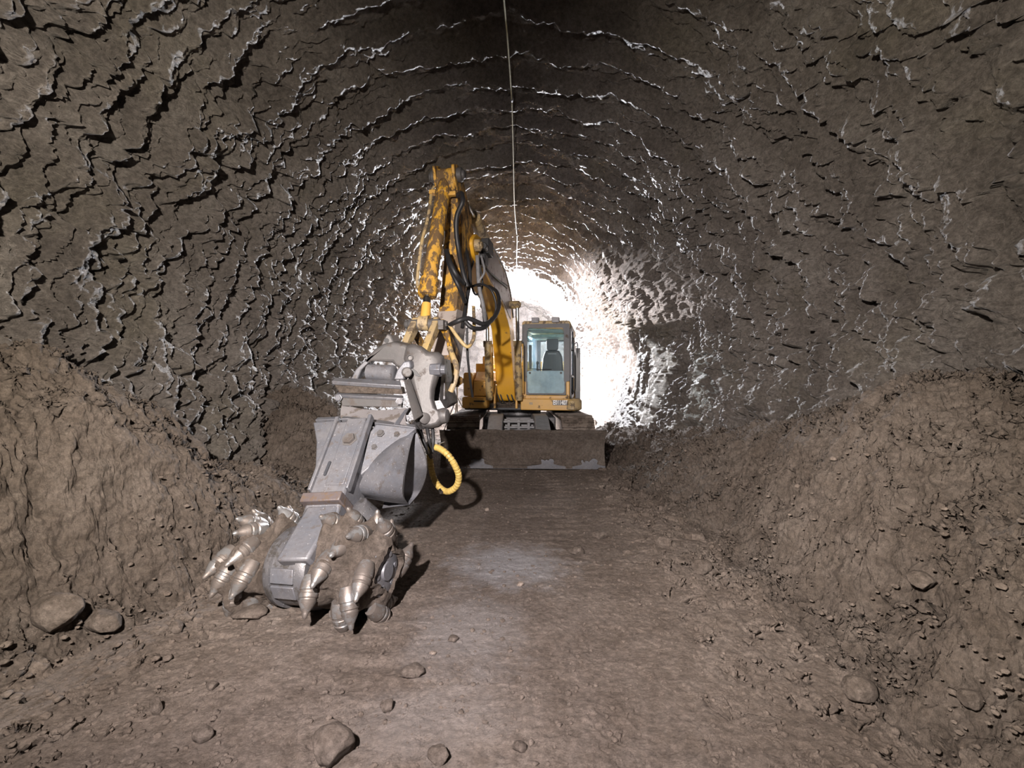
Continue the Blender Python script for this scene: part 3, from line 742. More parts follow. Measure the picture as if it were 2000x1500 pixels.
# bucket cylinder
a = Bp(5.70, 3.95); b_ = Bp(5.10, 2.40); Lc = (b_ - a).length
bm = B(); add_lathe(bm, a, b_ - a, [(0, .055), (.06, .075), (.16, .078), (.17, .098), (.25, .098), (.26, .086), (Lc - .22, .086), (Lc - .21, .104), (Lc - .13, .104), (Lc - .125, .094), (Lc - .10, .094), (Lc - .095, .108), (Lc - .02, .108), (Lc, .09)], 32)
bc = obj('bucket_cylinder', bm, 'worn', EX)
c_ = Bp(5.03, 2.10); bm = B(); add_cyl(bm, b_, c_, .042); obj('cylinder_rod', bm, 'chrome', bc)
m_ = b_.lerp(c_, .28); bm = B(); add_lathe(bm, m_, c_ - m_, [(0, .05), (.02, .052), ((c_ - m_).length, .058)], 20); obj('rod_end', bm, 'yellow', bc)
ax_ = (b_ - a).normalized(); sd = RV
bm = B(); tubep = [a + ax_ * .1 - sd * .13, a + ax_ * .22 - sd * .15, a + ax_ * .6 - sd * .135 + FV * .02, a + ax_ * .95 - sd * .16 + FV * .02, a + ax_ * (Lc - .25) - sd * .15, a + ax_ * (Lc - .1) - sd * .12]
add_tube(bm, tubep, .02, 10); obj('steel_pipe', bm, 'dustyel', bc)
bm = B(); add_box(bm, a + ax_ * .2 - sd * .10, (.14, .09, .05), (sd, FV, UZ)); add_box(bm, a + ax_ * .24 + sd * .11, (.12, .07, .05), (sd, FV, UZ)); obj('pipe_clamp', bm, 'yellow', bc, .008)
bm = B(); add_lathe(bm, Bp(5.03, 2.09, -.055), RV, [(0, .085), (.11, .085)], 24); obj('rod_eye', bm, 'dustyel', bc)
# pin, tipping links
bm = B(); pin(bm, 5.03, 2.08, .46, .045); pin(bm, 5.03, 2.08, .36, .06); bolt(bm, Bp(5.03, 2.08, .235), RV, .035); add_box(bm, Bp(5.0, 2.06, .21), (.06, .12, .10), AX); obj('link_pin', bm, 'cast', EX, .004)
for off in (-.145, .10):
    bm = B(); q0 = Bp(5.03, 2.08, off); q1 = Bp(4.70, 1.74, off - .01); d_ = (q1 - q0).normalized(); sdn = d_.cross(RV).normalized()
    add_prism(bm, [q0 - sdn * .06 - d_ * .05, q0 + sdn * .06 - d_ * .05, q1 + sdn * .045, q1 - sdn * .045], RV * .07); obj('tipping_link', bm, 'dustyel', EX, .01)
for off in (-.19, .17):
    bm = B(); q0 = Bp(5.05, 2.07, off); q1 = Bp(5.62, 1.72, off); d_ = (q1 - q0).normalized(); sdn = d_.cross(RV).normalized()
    add_prism(bm, [q0 - sdn * .05 - d_ * .04, q0 + sdn * .05 - d_ * .04, q1 + sdn * .05, q1 - sdn * .05], RV * .05); obj('guide_link', bm, 'worn', EX, .01)
bm = B(); pin(bm, 5.54, 1.46, .46, .075); pin(bm, 5.54, 1.46, .52, .05); bolt(bm, Bp(5.54, 1.46, .26), RV, .035); obj('stick_end_pin', bm, 'worn', stick)
bm = B(); q0 = Bp(5.12, 2.02, .20); add_prism(bm, [q0, q0 + RV * .05, Bp(5.44, 1.5, .27), Bp(5.44, 1.5, .20)], FV * .05); obj('guide_link', bm, 'worn', EX, .01)

# --- hoses
def hose(pts, r, mat='black', parent=EX, name='hydraulic_hose', **k):
    bm = B(); add_tube(bm, pts, r, 12, **k); return obj(name, bm, mat, parent)
hose([P(893, 382, 5.6), P(901, 378, 5.55), P(903, 395, 5.5), P(893, 420, 5.55), P(891, 450, 5.6), P(896, 490, 5.65), P(904, 530, 5.6), P(913, 560, 5.6)], .030)
hose([P(872, 490, 5.5), P(880, 515, 5.3), P(893, 540, 5.3), P(905, 553, 5.5)], .030)
hose([P(874, 505, 5.5), P(884, 535, 5.4), P(897, 562, 5.4), P(908, 590, 5.6)], .026)
hose([P(905, 470, 6.3), P(914, 505, 6.0), P(918, 545, 5.9), P(911, 590, 5.8), P(903, 640, 5.6)], .024)
hose([P(870, 640, 5.1), P(892, 628, 4.9), P(915, 622, 4.95), P(945, 633, 5.1), P(965, 620, 5.4), P(975, 595, 5.8), P(970, 570, 6.2), P(955, 560, 6.5)], .026)
hose([P(905, 624, 4.95), P(922, 640, 4.95), P(945, 640, 5.1), P(962, 622, 5.4)], .024)
hose([P(920, 560, 6.3), P(940, 555, 6.1), P(958, 565, 6.0), P(968, 590, 6.0), P(966, 615, 6.0), P(950, 635, 6.2)], .016)
hose([P(932, 500, 6.4), P(936, 560, 6.3), P(944, 600, 6.3), P(948, 640, 6.5)], .028, 'grey')
hose([P(925, 510, 6.4), P(918, 540, 6.3), P(928, 575, 6.3), P(942, 560, 6.4), P(938, 520, 6.4)], .014)
hose([P(940, 500, 6.4), P(946, 530, 6.3), P(935, 550, 6.3)], .016, 'grey')
hose([P(878, 635, 5.0), P(895, 660, 4.95), P(912, 677, 4.95), P(922, 668, 5.0), P(926, 650, 5.1), P(925, 600, 5.5)], .020, 'dustyel')
hose([P(912, 640, 5.2), P(913, 690, 5.2), P(918, 740, 5.3), P(923, 775, 5.5)], .014)
for dx in (0, 7, 14):
    hose([P(918 + dx, 480 + dx, 6.6), P(935 + dx, 510 + dx, 6.9), P(955 + dx * .8, 535 + dx * .4, 7.4), P(990, 558 + dx * .3, 8.3)], .018)

# ================================================================== drum cutter attachment
CU = empty('drum_cutter', P(640, 1190, 3.0), 'grey twin-drum rock cutter with muddy picks, hanging from the excavator arm', 'cutter attachment')
def pp(lst, d): return [P(x, y, d if not isinstance(d, (list, tuple)) else d[i]) for i, (x, y) in enumerate(lst)]
# orientation of the attachment: down along the stem, out of its front face
Dn = (P(598, 1110, 2.90) - P(697, 822, 3.72)).normalized()
Sd = Vector((.975, -.20, .0)); Sd = (Sd - Dn * Sd.dot(Dn)).normalized(); Nf = Sd.cross(Dn).normalized()
if Nf.y > 0: Nf = -Nf
bk_ = -Nf
T0 = P(697, 822, 3.72)                      # top centre of the stem's front face
def Q(s, t, n=0.0): return T0 + Sd * s + Dn * t + Nf * n     # s sideways, t down the stem, n towards the viewer
LS = (P(598, 1110, 2.90) - T0).length
def qprism(bm, pts, n, depth, r=0.0):
    pp_ = rounded(pts, r) if r else [Vector(p) for p in pts]
    return add_prism(bm, [Q(p[0], p[1], n) for p in pp_], -Nf * depth)
print('stem', LS, Dn, Sd, Nf)
bm = B(); qprism(bm, [(-.145, .03), (.13, .03), (.125, .62), (.112, LS - .02), (-.128, LS - .02), (-.145, .62)], .05, .30); t0_, t1_ = .775, LS + .02
for na, nb in ((.052, .175),):
    add_loft_ = [Q(-.122, t0_, na), Q(.110, t0_, na), Q(.100, t1_, nb), Q(-.112, t1_, nb)]
    lo_ = [Q(-.122, t0_, -.15), Q(.110, t0_, -.15), Q(.100, t1_, -.15), Q(-.112, t1_, -.15)]
    a_ = [bm.verts.new(p) for p in add_loft_]; b2_ = [bm.verts.new(p) for p in lo_]
    bm.faces.new(a_); bm.faces.new(b2_[::-1])
    for k in range(4): bm.faces.new((a_[k], b2_[k], b2_[(k + 1) % 4], a_[(k + 1) % 4]))
stem = obj('stem', bm, 'steel', CU, .02)
bm = B()
for s in (-.155, .125): qprism(bm, [(s, .0), (s + .03, .0), (s + .026, .66), (s + .002, .66)], .075, .06)
qprism(bm, [(-.05, .02), (.11, .02), (.10, .62), (-.04, .62)], .058, .02)
obj('stiffener', bm, 'steel', stem, .006)
bm = B(); qprism(bm, [(-.155, .70), (.135, .70), (.135, .77), (-.155, .77)], .105, .36); obj('clamp_band', bm, mat_paint('rusty_band', (.085, .068, .068), amount=.3, dustamt=.4, dust=(.13, .115, .11), scale=20), stem, .008)
bm = B(); bolt(bm, Q(.03, .23, .06), Nf, .05, .4); bolt(bm, Q(.03, .23, .07), Nf, .03, .5); obj('stem_bolt', bm, 'cast', stem)
bm = B(); qprism(bm, [(-.075, .42), (-.055, .42), (-.06, .54), (-.08, .54)], .062, .02, .01); obj('slot_mark', bm, 'dark', stem)
# mounting plates either side of the stem
bm = B(); qprism(bm, [(-.37, .0), (-.13, .0), (-.13, .60), (-.17, .62), (-.20, .42), (-.27, .20)], .02, .05); pl = obj('mounting_plate', bm, 'steel', CU, .008)
bm = B(); add_prism(bm, [P(735, 828, 3.66), P(812, 836, 3.62), P(684, 945, 3.42), P(672, 935, 3.43), P(700, 870, 3.56)], -Nf * .05); pl2 = obj('mounting_plate', bm, 'steel', CU, .008)
for (x, y, d, r) in ((743, 846, 3.60, .026), (775, 848, 3.60, .022), (731, 873, 3.555, .022)):
    bm = B(); bolt(bm, P(x, y, d), Nf, r); obj('plate_bolt', bm, 'cast', pl2)
bm = B(); add_prism(bm, [P(615, 820, 3.78), P(680, 818, 3.76), P(735, 826, 3.72), P(812, 835, 3.66), P(811, 829, 3.78), P(740, 820, 3.86), P(680, 813, 3.88), P(620, 815, 3.92)], bk_ * .04 + Vector((0, 0, -.012))); obj('top_flange', bm, 'steel', CU, .006)
# wide shroud shell hanging at the right of the stem
C1 = catmull(pp([(812, 838), (772, 862), (738, 890), (712, 925), (701, 955), (712, 972)], [3.66, 3.56, 3.48, 3.42, 3.42, 3.50]), 4)
Cm = catmull(pp([(812, 838), (785, 866), (763, 898), (745, 935), (740, 962), (752, 980)], [3.66, 3.50, 3.36, 3.30, 3.32, 3.45]), 4)
C2 = catmull(pp([(812, 838), (801, 868), (793, 900), (787, 940), (787, 970), (799, 986)], [3.66, 3.54, 3.44, 3.40, 3.45, 3.60]), 4)
C3 = catmull(pp([(812, 838), (823, 868), (834, 900), (832, 932), (820, 962), (799, 986)], [3.66, 3.72, 3.80, 3.84, 3.82, 3.60]), 4)
C4 = catmull(pp([(812, 838), (800, 870), (780, 905), (765, 930), (762, 950), (757, 966)], [3.70, 3.86, 3.92, 3.92, 3.86, 3.70]), 4)
C5 = catmull(pp([(812, 838), (780, 865), (745, 895), (722, 922), (708, 948), (714, 962)], [3.70, 3.76, 3.76, 3.74, 3.68, 3.56]), 4)
bm = B(); ci_ = [a.lerp(b, .5) * 1.0 for a, b in zip(C2, C3)]
cc = sum(ci_, Vector()) / len(ci_); deep = [p + (P(740, 925, 3.62) - cc) * .75 for p in ci_]
inner = [p.lerp(q, .12) for p, q in zip(C2, ci_)]; outer_ = [p.lerp(q, .10) for p, q in zip(C3, ci_)]
add_loft(bm, [C1, Cm, C2, inner, deep, outer_, C3, C4, C5, C1])
bmesh.ops.remove_doubles(bm, verts=bm.verts, dist=.0008); obj('shroud', bm, 'steel', CU)
# drive motor behind the stem
bm = B(); add_prism(bm, [P(684, 946, 3.40), P(700, 962, 3.45), P(735, 1010, 3.45), P(728, 1020, 3.3), P(660, 1015, 3.2), P(662, 985, 3.25)], bk_ * .25); mt_ = obj('motor_guard', bm, 'darksteel', CU, .01)
bm = B(); a = P(690, 1000, 3.28); add_lathe(bm, a - bk_ * .03, Vector((.5, .3, -.6)), [(0, .05), (.02, .12), (.16, .12), (.18, .08)], 24); obj('drive_motor', bm, 'darksteel', CU)
bm = B(); add_cyl(bm, P(664, 1012, 3.2), P(674, 966, 3.3), .012); obj('hydraulic_line', bm, 'chrome', CU)
bm = B(); add_cyl(bm, P(712, 1022, 3.2), P(722, 985, 3.35), .012); obj('hydraulic_line', bm, 'chrome', CU)
# gear case at the foot of the stem
DA = (P(716, 1112, 2.86) - P(497, 1098, 3.10)).normalized()   # drum axis, left to right
GC = P(602, 1108, 3.02)
GC = GC + Vector((0, .02, 0))
bm = B(); add_lathe(bm, GC - DA * .155, DA, [(0, .15), (.0, .235), (.02, .25), (.06, .255), (.065, .235), (.245, .235), (.25, .255), (.29, .25), (.31, .235), (.31, .15)], 48); gc = obj('gear_case', bm, 'darksteel', CU, .0)
bm = B()
for a_ in (-8, 16):
    x_, y_, z_ = frame(DA); 
    rad = (Vector((0, -1, 0)) * math.cos(R_(a_)) + Vector((0, 0, -1)) * math.sin(R_(a_))); rad = (rad - DA * rad.dot(DA)).normalized()
    tg = DA.cross(rad)
    add_box(bm, GC + rad * .240, (.17, .09, .02), (DA, tg, rad))
obj('wear_plate', bm, 'steel', gc, .006)

def drum(sign, c0, length, seed):
    """sign -1 left / +1 right; c0 = inner end of the drum on the axis"""
    rnd = random.Random(seed); ax = DA * sign
    fwd = (Vector((0, -1, 0)) - ax * Vector((0, -1, 0)).dot(ax)).normalized(); up = Vector((0, 0, 1)); up = (up - ax * up.dot(ax)).normalized()
    picks = []
    nst = 4
    for h in range(nst):
        for k in range(5):
            x = .055 + (length - .11) * k / 4.0
            th = 2 * math.pi * h / nst + k * (.47) * 1 + rnd.uniform(-.1, .1) + (.3 if sign < 0 else 0)
            picks.append((x + rnd.uniform(-.02, .02), th))
    def base(x):
        t = x / length; return .222 - .035 * t - .05 * smooth(np.array((t - .72) / .28)) + .0
    def rdir(th): return fwd * math.cos(th) + up * math.sin(th)
    nx, nt = 44, 120
    bm = B(); rings = []
    for i in range(nx + 1):
        x = length * i / nx; ring = []
        for j in range(nt):
            th = 2 * math.pi * j / nt
            r = float(base(x))
            for (px_, pt) in picks:
                dth = (th - pt + math.pi) % (2 * math.pi) - math.pi
                ds = dth * .24; dx = x - px_
                al = ds + .05                       # mud ridge trails behind each pick holder
                g = math.exp(-(dx / .052) ** 2 - ((al) / (.085)) ** 2)
                r += .125 * g
            r += .030 * float(NZ[(i * 3) % 200, (j * 3) % 360]) + .020 * float(NZ2[i % 200, j % 360])
            ring.append(bm.verts.new(c0 + ax * x + rdir(th) * r))
        rings.append(ring)
    for a, b in zip(rings, rings[1:]):
        for k in range(nt): bm.faces.new((a[k], a[(k + 1) % nt], b[(k + 1) % nt], b[k]))
    bm.faces.new(rings[0][::-1])
    # recessed outer end
    prev = rings[-1]
    for (dx, sc2) in ((.01, .80), (-.05, .72)):
        cen = c0 + ax * (length + dx); ring = [bm.verts.new(cen + (v.co - (c0 + ax * length)) * sc2) for v in rings[-1]]
        for k in range(nt): bm.faces.new((prev[k], prev[(k + 1) % nt], ring[(k + 1) % nt], ring[k]))
        prev = ring
    bm.faces.new(prev)
    d = obj('cutter_drum', bm, 'mud', CU)
    bm = B(); e0 = c0 + ax * (length - .055); add_lathe(bm, e0, ax, [(0, .15), (.03, .15), (.04, .13), (.04, .06), (.055, .055), (.055, .0)], 32)
    for k in range(6):
        a = 2 * math.pi * k / 6; bolt(bm, e0 + ax * .035 + rdir(a) * .10, ax, .018)
    obj('end_plate', bm, 'steel', d)
    for (px_, pt) in picks:
        rr = rdir(pt); tg = fwd * -math.sin(pt) + up * math.cos(pt)      # increasing angle: from the front upwards
        cut = -tg                                                         # the picks point down at the front
        dirv = (cut * .86 + rr * .46 + ax * (.18 * (px_ / length) + rnd.uniform(-.08, .12))).normalized()
        b0 = c0 + ax * px_ + rr * (float(base(px_)) + .06) - dirv * .03
        bm = B(); s_ = 1.06
        add_lathe(bm, b0, dirv, [(t * s_, r * s_ * 1.12) for t, r in [(-.03, .034), (0, .043), (.045, .047), (.05, .043), (.062, .043), (.066, .046), (.085, .044), (.09, .039), (.098, .039), (.102, .042), (.118, .037), (.145, .024), (.160, .016), (.164, .0155), (.182, .012), (.19, .004)]], 20)
        obj('pick', bm, 'pick', d)
    return d
NZ = fbm(*np.meshgrid(np.linspace(0, 12, 360), np.linspace(0, 8, 200)), 400, 4); NZ2 = fbm(*np.meshgrid(np.linspace(0, 60, 360), np.linspace(0, 50, 200)), 410, 3)
drum(-1, GC - DA * .17, .36, 3)
drum(1, GC + DA * .17, .42, 5)

# --- bracket and coupler at the top of the cutter
def box_px(bm, x0, y0, x1, y1, d, thick, d2=None):
    d2 = d if d2 is None else d2
    return add_prism(bm, [P(x0, y0, d), P(x1, y0, d2), P(x1, y1, d2), P(x0, y1, d)], Vector((0, thick, 0)))
bm = B(); add_prism(bm, [P(647, 744, 4.00), P(783, 753, 3.92), P(782, 743, 4.04), P(655, 737, 4.14)], (0, .02, -.035)); br = obj('bracket_bar', bm, 'steel', CU, .008)
bm = B(); add_prism(bm, [P(650, 748, 4.03), P(784, 756, 3.95), P(786, 770, 3.93), P(662, 768, 4.02)], (0, .12, 0)); obj('dirt_ledge', bm, 'mud', br, .012)
bm = B(); add_prism(bm, [P(653, 771, 3.98), P(788, 778, 3.90), P(787, 772, 4.00), P(662, 765, 4.08)], (0, .02, -.025)); br2 = obj('bracket_bar', bm, 'steel', CU, .006)
bm = B(); add_prism(bm, [P(664, 774, 4.0), P(786, 779, 3.92), P(784, 796, 3.93), P(668, 793, 4.0)], (0, .05, 0)); obj('bracket_web', bm, 'cast', CU, .006)
bm = B(); bolt(bm, P(780, 784, 3.9), Vector((.3, -1, 0)), .026); bolt(bm, P(661, 777, 3.96), Vector((0, -1, 0)), .026); bolt(bm, P(794, 817, 3.86), Vector((.2, -1, 0)), .024); obj('bracket_bolt', bm, 'steel', br2)
# dished saddle between bracket and top flange, powdered with fines
sad = []
for k in range(13):
    t = k / 12; x0 = 668 + (795 - 668) * t
    row = []
    for j in range(9):
        u = j / 8; y = 790 + 6 * t + (826 - 790) * u + 10 * math.sin(math.pi * t) * (1 - u) * .8; d = 4.02 - .10 * t - .22 * u + .05 * math.sin(math.pi * t)
        row.append(P(x0 - (3 * math.sin(math.pi * u)), y, d))
    sad.append(row)
bm = B(); add_loft(bm, sad); bmesh.ops.solidify(bm, geom=bm.faces[:], thickness=.04); obj('saddle', bm, 'flour', CU)
bm = B(); add_prism(bm, [P(790, 800, 3.84), P(800, 796, 3.92), P(778, 832, 3.72), P(766, 832, 3.68)], (.0, .16, 0)); obj('saddle_rib', bm, 'steel', CU, .006)
# coupler casting: left arch plates and the round locking roller
bm = B(); outl = [(686, 742), (700, 716), (716, 700), (730, 683), (748, 672), (768, 668), (792, 674), (808, 692), (806, 712), (786, 722), (772, 716), (766, 708), (722, 706), (716, 716), (704, 726), (700, 742)]
add_prism(bm, [P(x, y, 4.34 - (x - 686) * .0008) for x, y in outl], (0, .22, .03)); cp = obj('coupler_housing', bm, 'cast', CU, .03, seg=3)
bm = B(); add_prism(bm, [P(x, y, 4.50) for x, y in [(738, 690), (748, 664), (756, 651), (763, 656), (768, 668), (772, 690)]], (.05, .12, 0)); ear = obj('lifting_ear', bm, 'cast', CU, .012)
bm = B(); add_lathe(bm, P(754.5, 665, 4.49), (0, 1, 0), [(0, .024), (.02, .024)], 16); obj('hole_shade_disc', bm, 'platebk', ear)  # solid black disc paints the dark inside of a lifting hole
bm = B(); a = P(719, 727, 4.20); b_ = P(771, 730, 4.14); add_lathe(bm, a, b_ - a, [(0, .06), (.01, .076), ((b_ - a).length - .01, .076), ((b_ - a).length, .06)], 28); obj('locking_roller', bm, 'steel', CU)
bm = B(); add_prism(bm, [P(x, y, 4.12) for x, y in [(768, 742), (775, 722), (788, 706), (800, 704), (803, 716), (794, 728), (788, 742)]], (.02, .08, 0)); obj('curved_guard', bm, 'steel', CU, .012)
bm = B(); add_prism(bm, [P(x, y, 4.30) for x, y in [(684, 742), (694, 722), (712, 704), (720, 708), (706, 722), (698, 742)]], (0, .10, 0)); obj('curved_guard', bm, 'steel', CU, .01)
# big bowed right-hand arm of the coupler
oc = [(790, 676), (806, 671), (824, 676), (838, 687), (856, 687), (868, 696), (868, 712), (858, 736), (850, 760), (848, 780), (854, 800), (868, 808), (870, 824), (858, 834), (840, 838), (822, 836), (812, 824), (814, 804), (810, 782), (803, 760), (797, 738), (794, 716), (786, 700)]
front, mid, rear = [], [], []
cenx = sum(p[0] for p in oc) / len(oc); ceny = sum(p[1] for p in oc) / len(oc)
bm = B()
lay = []
for sc2, dd in ((.62, -.09), (.86, -.06), (1.0, 0.0), (1.0, .22), (.9, .26)):
    row = []
    for x, y in oc:
        # shrink towards a spine that follows the arm
        sx = 829 + 0 * (y - ceny); sx = np.interp(y, [670, 700, 750, 790, 835], [818, 826, 824, 831, 842])
        xx = sx + (x - sx) * sc2; yy = y + (ceny - y) * (1 - sc2) * .25
        row.append(P(xx, yy, 4.25 + dd + .10 * (y - 750) / -80.0 * .5))
    lay.append(row)
rr_ = add_loft(bm, lay, closed=True); bm.faces.new(rr_[0][::-1]); bm.faces.new(rr_[-1])
arm = obj('coupler_arm', bm, 'cast', CU, .01)
bm = B(); add_prism(bm, [P(x, y, 4.16) for x, y in [(802, 718), (812, 724), (822, 736), (812, 734), (804, 727)]], (0, .03, 0)); obj('recess_shade', bm, 'platebk', arm)  # solid black patch, the shade of a hollow put into its colour
bm = B(); add_lathe(bm, P(803, 700, 4.22), (0, -1, .1), [(0, .028), (.05, .028), (.055, .02), (.03, .02)], 20); obj('pin_boss', bm, 'cast', CU); bm = B(); add_lathe(bm, P(794, 727, 4.10), (.35, -1, 0), [(0, .045), (.04, .045), (.05, .035)], 20); obj('pin_boss', bm, 'cast', CU)
bm = B(); a = P(842, 722, 4.22); add_lathe(bm, a, (1, -.15, 0), [(0, .065), (.10, .065), (.10, .045), (.14, .045)], 8); obj('coupler_bolt', bm, 'steel', CU, .004)
bm = B(); a = P(856, 812, 4.20); add_lathe(bm, a, (1, -.25, 0), [(0, .06), (.05, .075), (.09, .06), (.10, .03)], 20); add_lathe(bm, P(826, 816, 4.12), (.6, -1, 0), [(0, .05), (.05, .05), (.06, .03)], 20); obj('coupler_pin', bm, 'cast', CU)
bm = B(); add_prism(bm, [P(788, 742, 4.05), P(797, 740, 4.12), P(822, 812, 3.98), P(808, 822, 3.92)], (.01, .05, 0)); obj('side_strut', bm, 'cast', CU, .006)
bm = B(); add_prism(bm, [P(808, 790, 4.45), P(870, 780, 4.5), P(868, 700, 4.6), P(810, 690, 4.6)], (0, .45, 0)); add_prism(bm, [P(838, 836, 4.3), P(812, 842, 4.0), P(800, 830, 3.9), P(830, 800, 4.2)], (.05, .2, 0)); obj('coupler_core', bm, 'darksteel', CU, .01)
# link from coupler back to the stick
bm = B(); add_prism(bm, [P(864, 700, 4.5), P(872, 760, 4.6), P(882, 790, 4.7), P(870, 800, 4.6), P(858, 780, 4.4)], (.0, .6, 0)); obj('coupler_tongue', bm, 'cast', CU, .012)
hose([P(820, 836, 4.2), P(826, 860, 4.1), P(836, 880, 4.15), P(842, 893, 4.3)], .018, parent=CU)
hose([P(834, 836, 4.2), P(838, 858, 4.15), P(842, 885, 4.2)], .016, parent=CU)
hose([P(845, 834, 4.25), P(846, 860, 4.2), P(845, 882, 4.2)], .016, parent=CU)
hose([P(812, 832, 4.0), P(822, 850, 3.95), P(832, 872, 3.95), P(836, 885, 4.05)], .014, parent=CU)
# yellow spiral-guarded hose loop
loop_pts = [P(838, 873, 4.25), P(856, 875, 4.2), P(874, 888, 4.15), P(888, 908, 4.15), P(896, 930, 4.2), P(891, 950, 4.25), P(874, 960, 4.3), P(857, 950, 4.35), P(846, 930, 4.4), P(841, 905, 4.45), P(838, 882, 4.5)]
bm = B(); add_tube(bm, loop_pts, .030, 12, smoothn=26, ribs=.032); hl_ = obj('hose_loop', bm, 'hosey', CU, label='hose wrapped in yellow spiral guard')
bm = B(); add_cyl(bm, P(833, 868, 4.22), P(842, 874, 4.25), .036); add_cyl(bm, P(855, 868, 4.2), P(868, 863, 4.2), .006); add_box(bm, P(841, 870, 4.2), (.05, .03, .04)); add_cyl(bm, P(859, 957, 4.3), P(862, 962, 4.27), .018); obj('hose_coupling', bm, 'chrome', hl_)
hose([P(878, 640 + 40, 4.9), P(886, 700, 4.8), P(892, 720, 4.75), P(888, 745, 4.7), P(880, 765, 4.7)], .030, 'dustyel', CU)

# ================================================================== rocks, stones, cable, lamps
def rock(px, py, w, h, label, mat='stone', seed=0, name='rock', cat='rock', group=None, flat=.75):
    # find the point of the ground seen at this pixel (the rock's foot)
    dd = np.linspace(.9, 16, 1500); zz = ground(((px - 1000) / FOC * dd)[None, :], dd[None, :])[0]
    hit = np.nonzero(zz > CAM_H - (py - HORIZON) / FOC * dd)[0]; d = float(dd[hit[0]])
    x = (px - 1000) / FOC * d; z = gz(x, d); W = w / FOC * d / 2; Hh = h / FOC * d
    bm = B(); bmesh.ops.create_icosphere(bm, subdivisions=4, radius=1.0); rnd = random.Random(seed + 1)
    planes = [(Vector((rnd.gauss(0, 1), rnd.gauss(0, 1), rnd.gauss(0, .8))).normalized(), rnd.uniform(.62, .9)) for _ in range(11)]
    arr = np.array([v.co[:] for v in bm.verts]); nz_ = fbm(arr[:, 0] * 2.2 + seed, arr[:, 1] * 2.2 + arr[:, 2] * 1.7, 500 + seed, 4)
    for v, q in zip(bm.verts, nz_):
        for nrm, dd in planes:
            e = v.co.dot(nrm) - dd
            if e > 0: v.co -= nrm * e * .85
        v.co *= 1 + .10 * float(q)
        v.co = Vector((v.co.x * W * 1.12, v.co.y * W * .9, v.co.z * Hh * .62))
    bmesh.ops.rotate(bm, cent=(0, 0, 0), matrix=Matrix.Rotation(rnd.uniform(-.35, .35), 3, 'Z'), verts=bm.verts)
    me = bpy.data.meshes.new(name); bm.to_mesh(me); bm.free(); me.shade_smooth(); me.materials.append(M[mat])
    o = bpy.data.objects.new(name, me); COL.objects.link(o); o.location = (x, d + W * .5, z + Hh * .36)
    o['label'] = label; o['category'] = cat
    if group: o['group'] = group
    return o
rock(642, 1500, 82, 62, 'large dark rock at the bottom edge of the picture, left of centre', seed=1)
rock(856, 1496, 42, 30, 'dark rock half cut off at the bottom edge, right of the largest rock', seed=2)
rock(801, 1328, 46, 22, 'flat dark rock on the open floor in front of the right cutter drum', seed=3)
rock(1174, 1054, 32, 17, 'rounded dark rock on the floor halfway between camera and blade', seed=4)
rock(1128, 1085, 30, 16, 'flat brown rock just left of the rounded dark rock on the floor', seed=5)
rock(1016, 1146, 14, 8, 'small white stone on the pale dust patch', 'pebble', 6, 'pebble', 'stone')
rock(845, 1280, 13, 6, 'small pale stone on the floor behind the flat dark rock', 'pebble', 7, 'pebble', 'stone')
rock(951, 998, 9, 6, 'tiny pale stone on the floor in front of the blade', 'pebble', 8, 'pebble', 'stone')
rock(755, 1392, 28, 20, 'brown rock on the floor between the flat dark rock and the largest rock', seed=9)
rock(410, 1350, 22, 15, 'small brown rock lying alone on the floor at lower left', seed=10)
rock(338, 1238, 28, 22, 'rounded brown rock at the foot of the left heap', seed=11)
rock(884, 1255, 22, 10, 'small brown rock beside a pale stone in the middle of the floor', seed=12)
rock(1015, 1472, 26, 18, 'brown rock near the bottom edge, centre of the floor', seed=13)
rock(1812, 1150, 46, 28, 'brown rock lying on the slope of the right bank', seed=14)
rock(1375, 1120, 36, 26, 'rounded rock half buried at the foot of the right bank', seed=15)
rock(1690, 1375, 60, 42, 'large rounded rock at the foot of the right bank in the foreground', seed=16)
rock(1905, 1385, 40, 34, 'dark rounded rock on the right bank near the right edge', seed=17)
rock(88, 1235, 95, 62, 'large broken block at the foot of the left heap near the left edge', seed=18)
rock(190, 1240, 62, 42, 'dark block beside the large broken block at the foot of the left heap', seed=19)
rock(480, 1212, 60, 22, 'flat slab of rock under the front of the left cutter drum', seed=20)
rock(390, 1450, 36, 30, 'brown clod at the lower left near the bottom edge', seed=21)
rock(300, 1395, 24, 30, 'upright clod with a dark shadow at lower left', seed=22)
# loose gravel over the floor: uncountable
rng = np.random.default_rng(5); bm = B(); made = 0
tmpl = B(); bmesh.ops.create_icosphere(tmpl, subdivisions=1, radius=1.0); tv = np.array([v.co[:] for v in tmpl.verts]); tf = np.array([[v.index for v in f.verts] for f in tmpl.faces]); tmpl.free()
NG = 7000
yy = 1.5 + 8.5 * rng.random(NG) ** 1.8; xx = rng.uniform(-1, 1, NG) * 2.4 - .1
sz = .003 + .011 * rng.random(NG) ** 5 + (np.abs(xx) > 1.4) * .010 * rng.random(NG) ** 3
zz = ground(xx[None, :], yy[None, :])[0]
V = np.zeros((NG, len(tv), 3)); jit = 1 + .35 * (rng.random((NG, len(tv), 1)) - .5)
V = tv[None] * jit * sz[:, None, None] * (np.stack([1 + .5 * rng.random(NG), 1 + .5 * rng.random(NG), .6 + .3 * rng.random(NG)], -1))[:, None, :]
V += np.stack([xx, yy, zz + sz * .25], -1)[:, None, :]
F = (tf[None] + (np.arange(NG) * len(tv))[:, None, None]).reshape(-1, 3)
me = bpy.data.meshes.new('gravel'); me.vertices.add(NG * len(tv)); me.vertices.foreach_set('co', V.astype(np.float32).ravel())
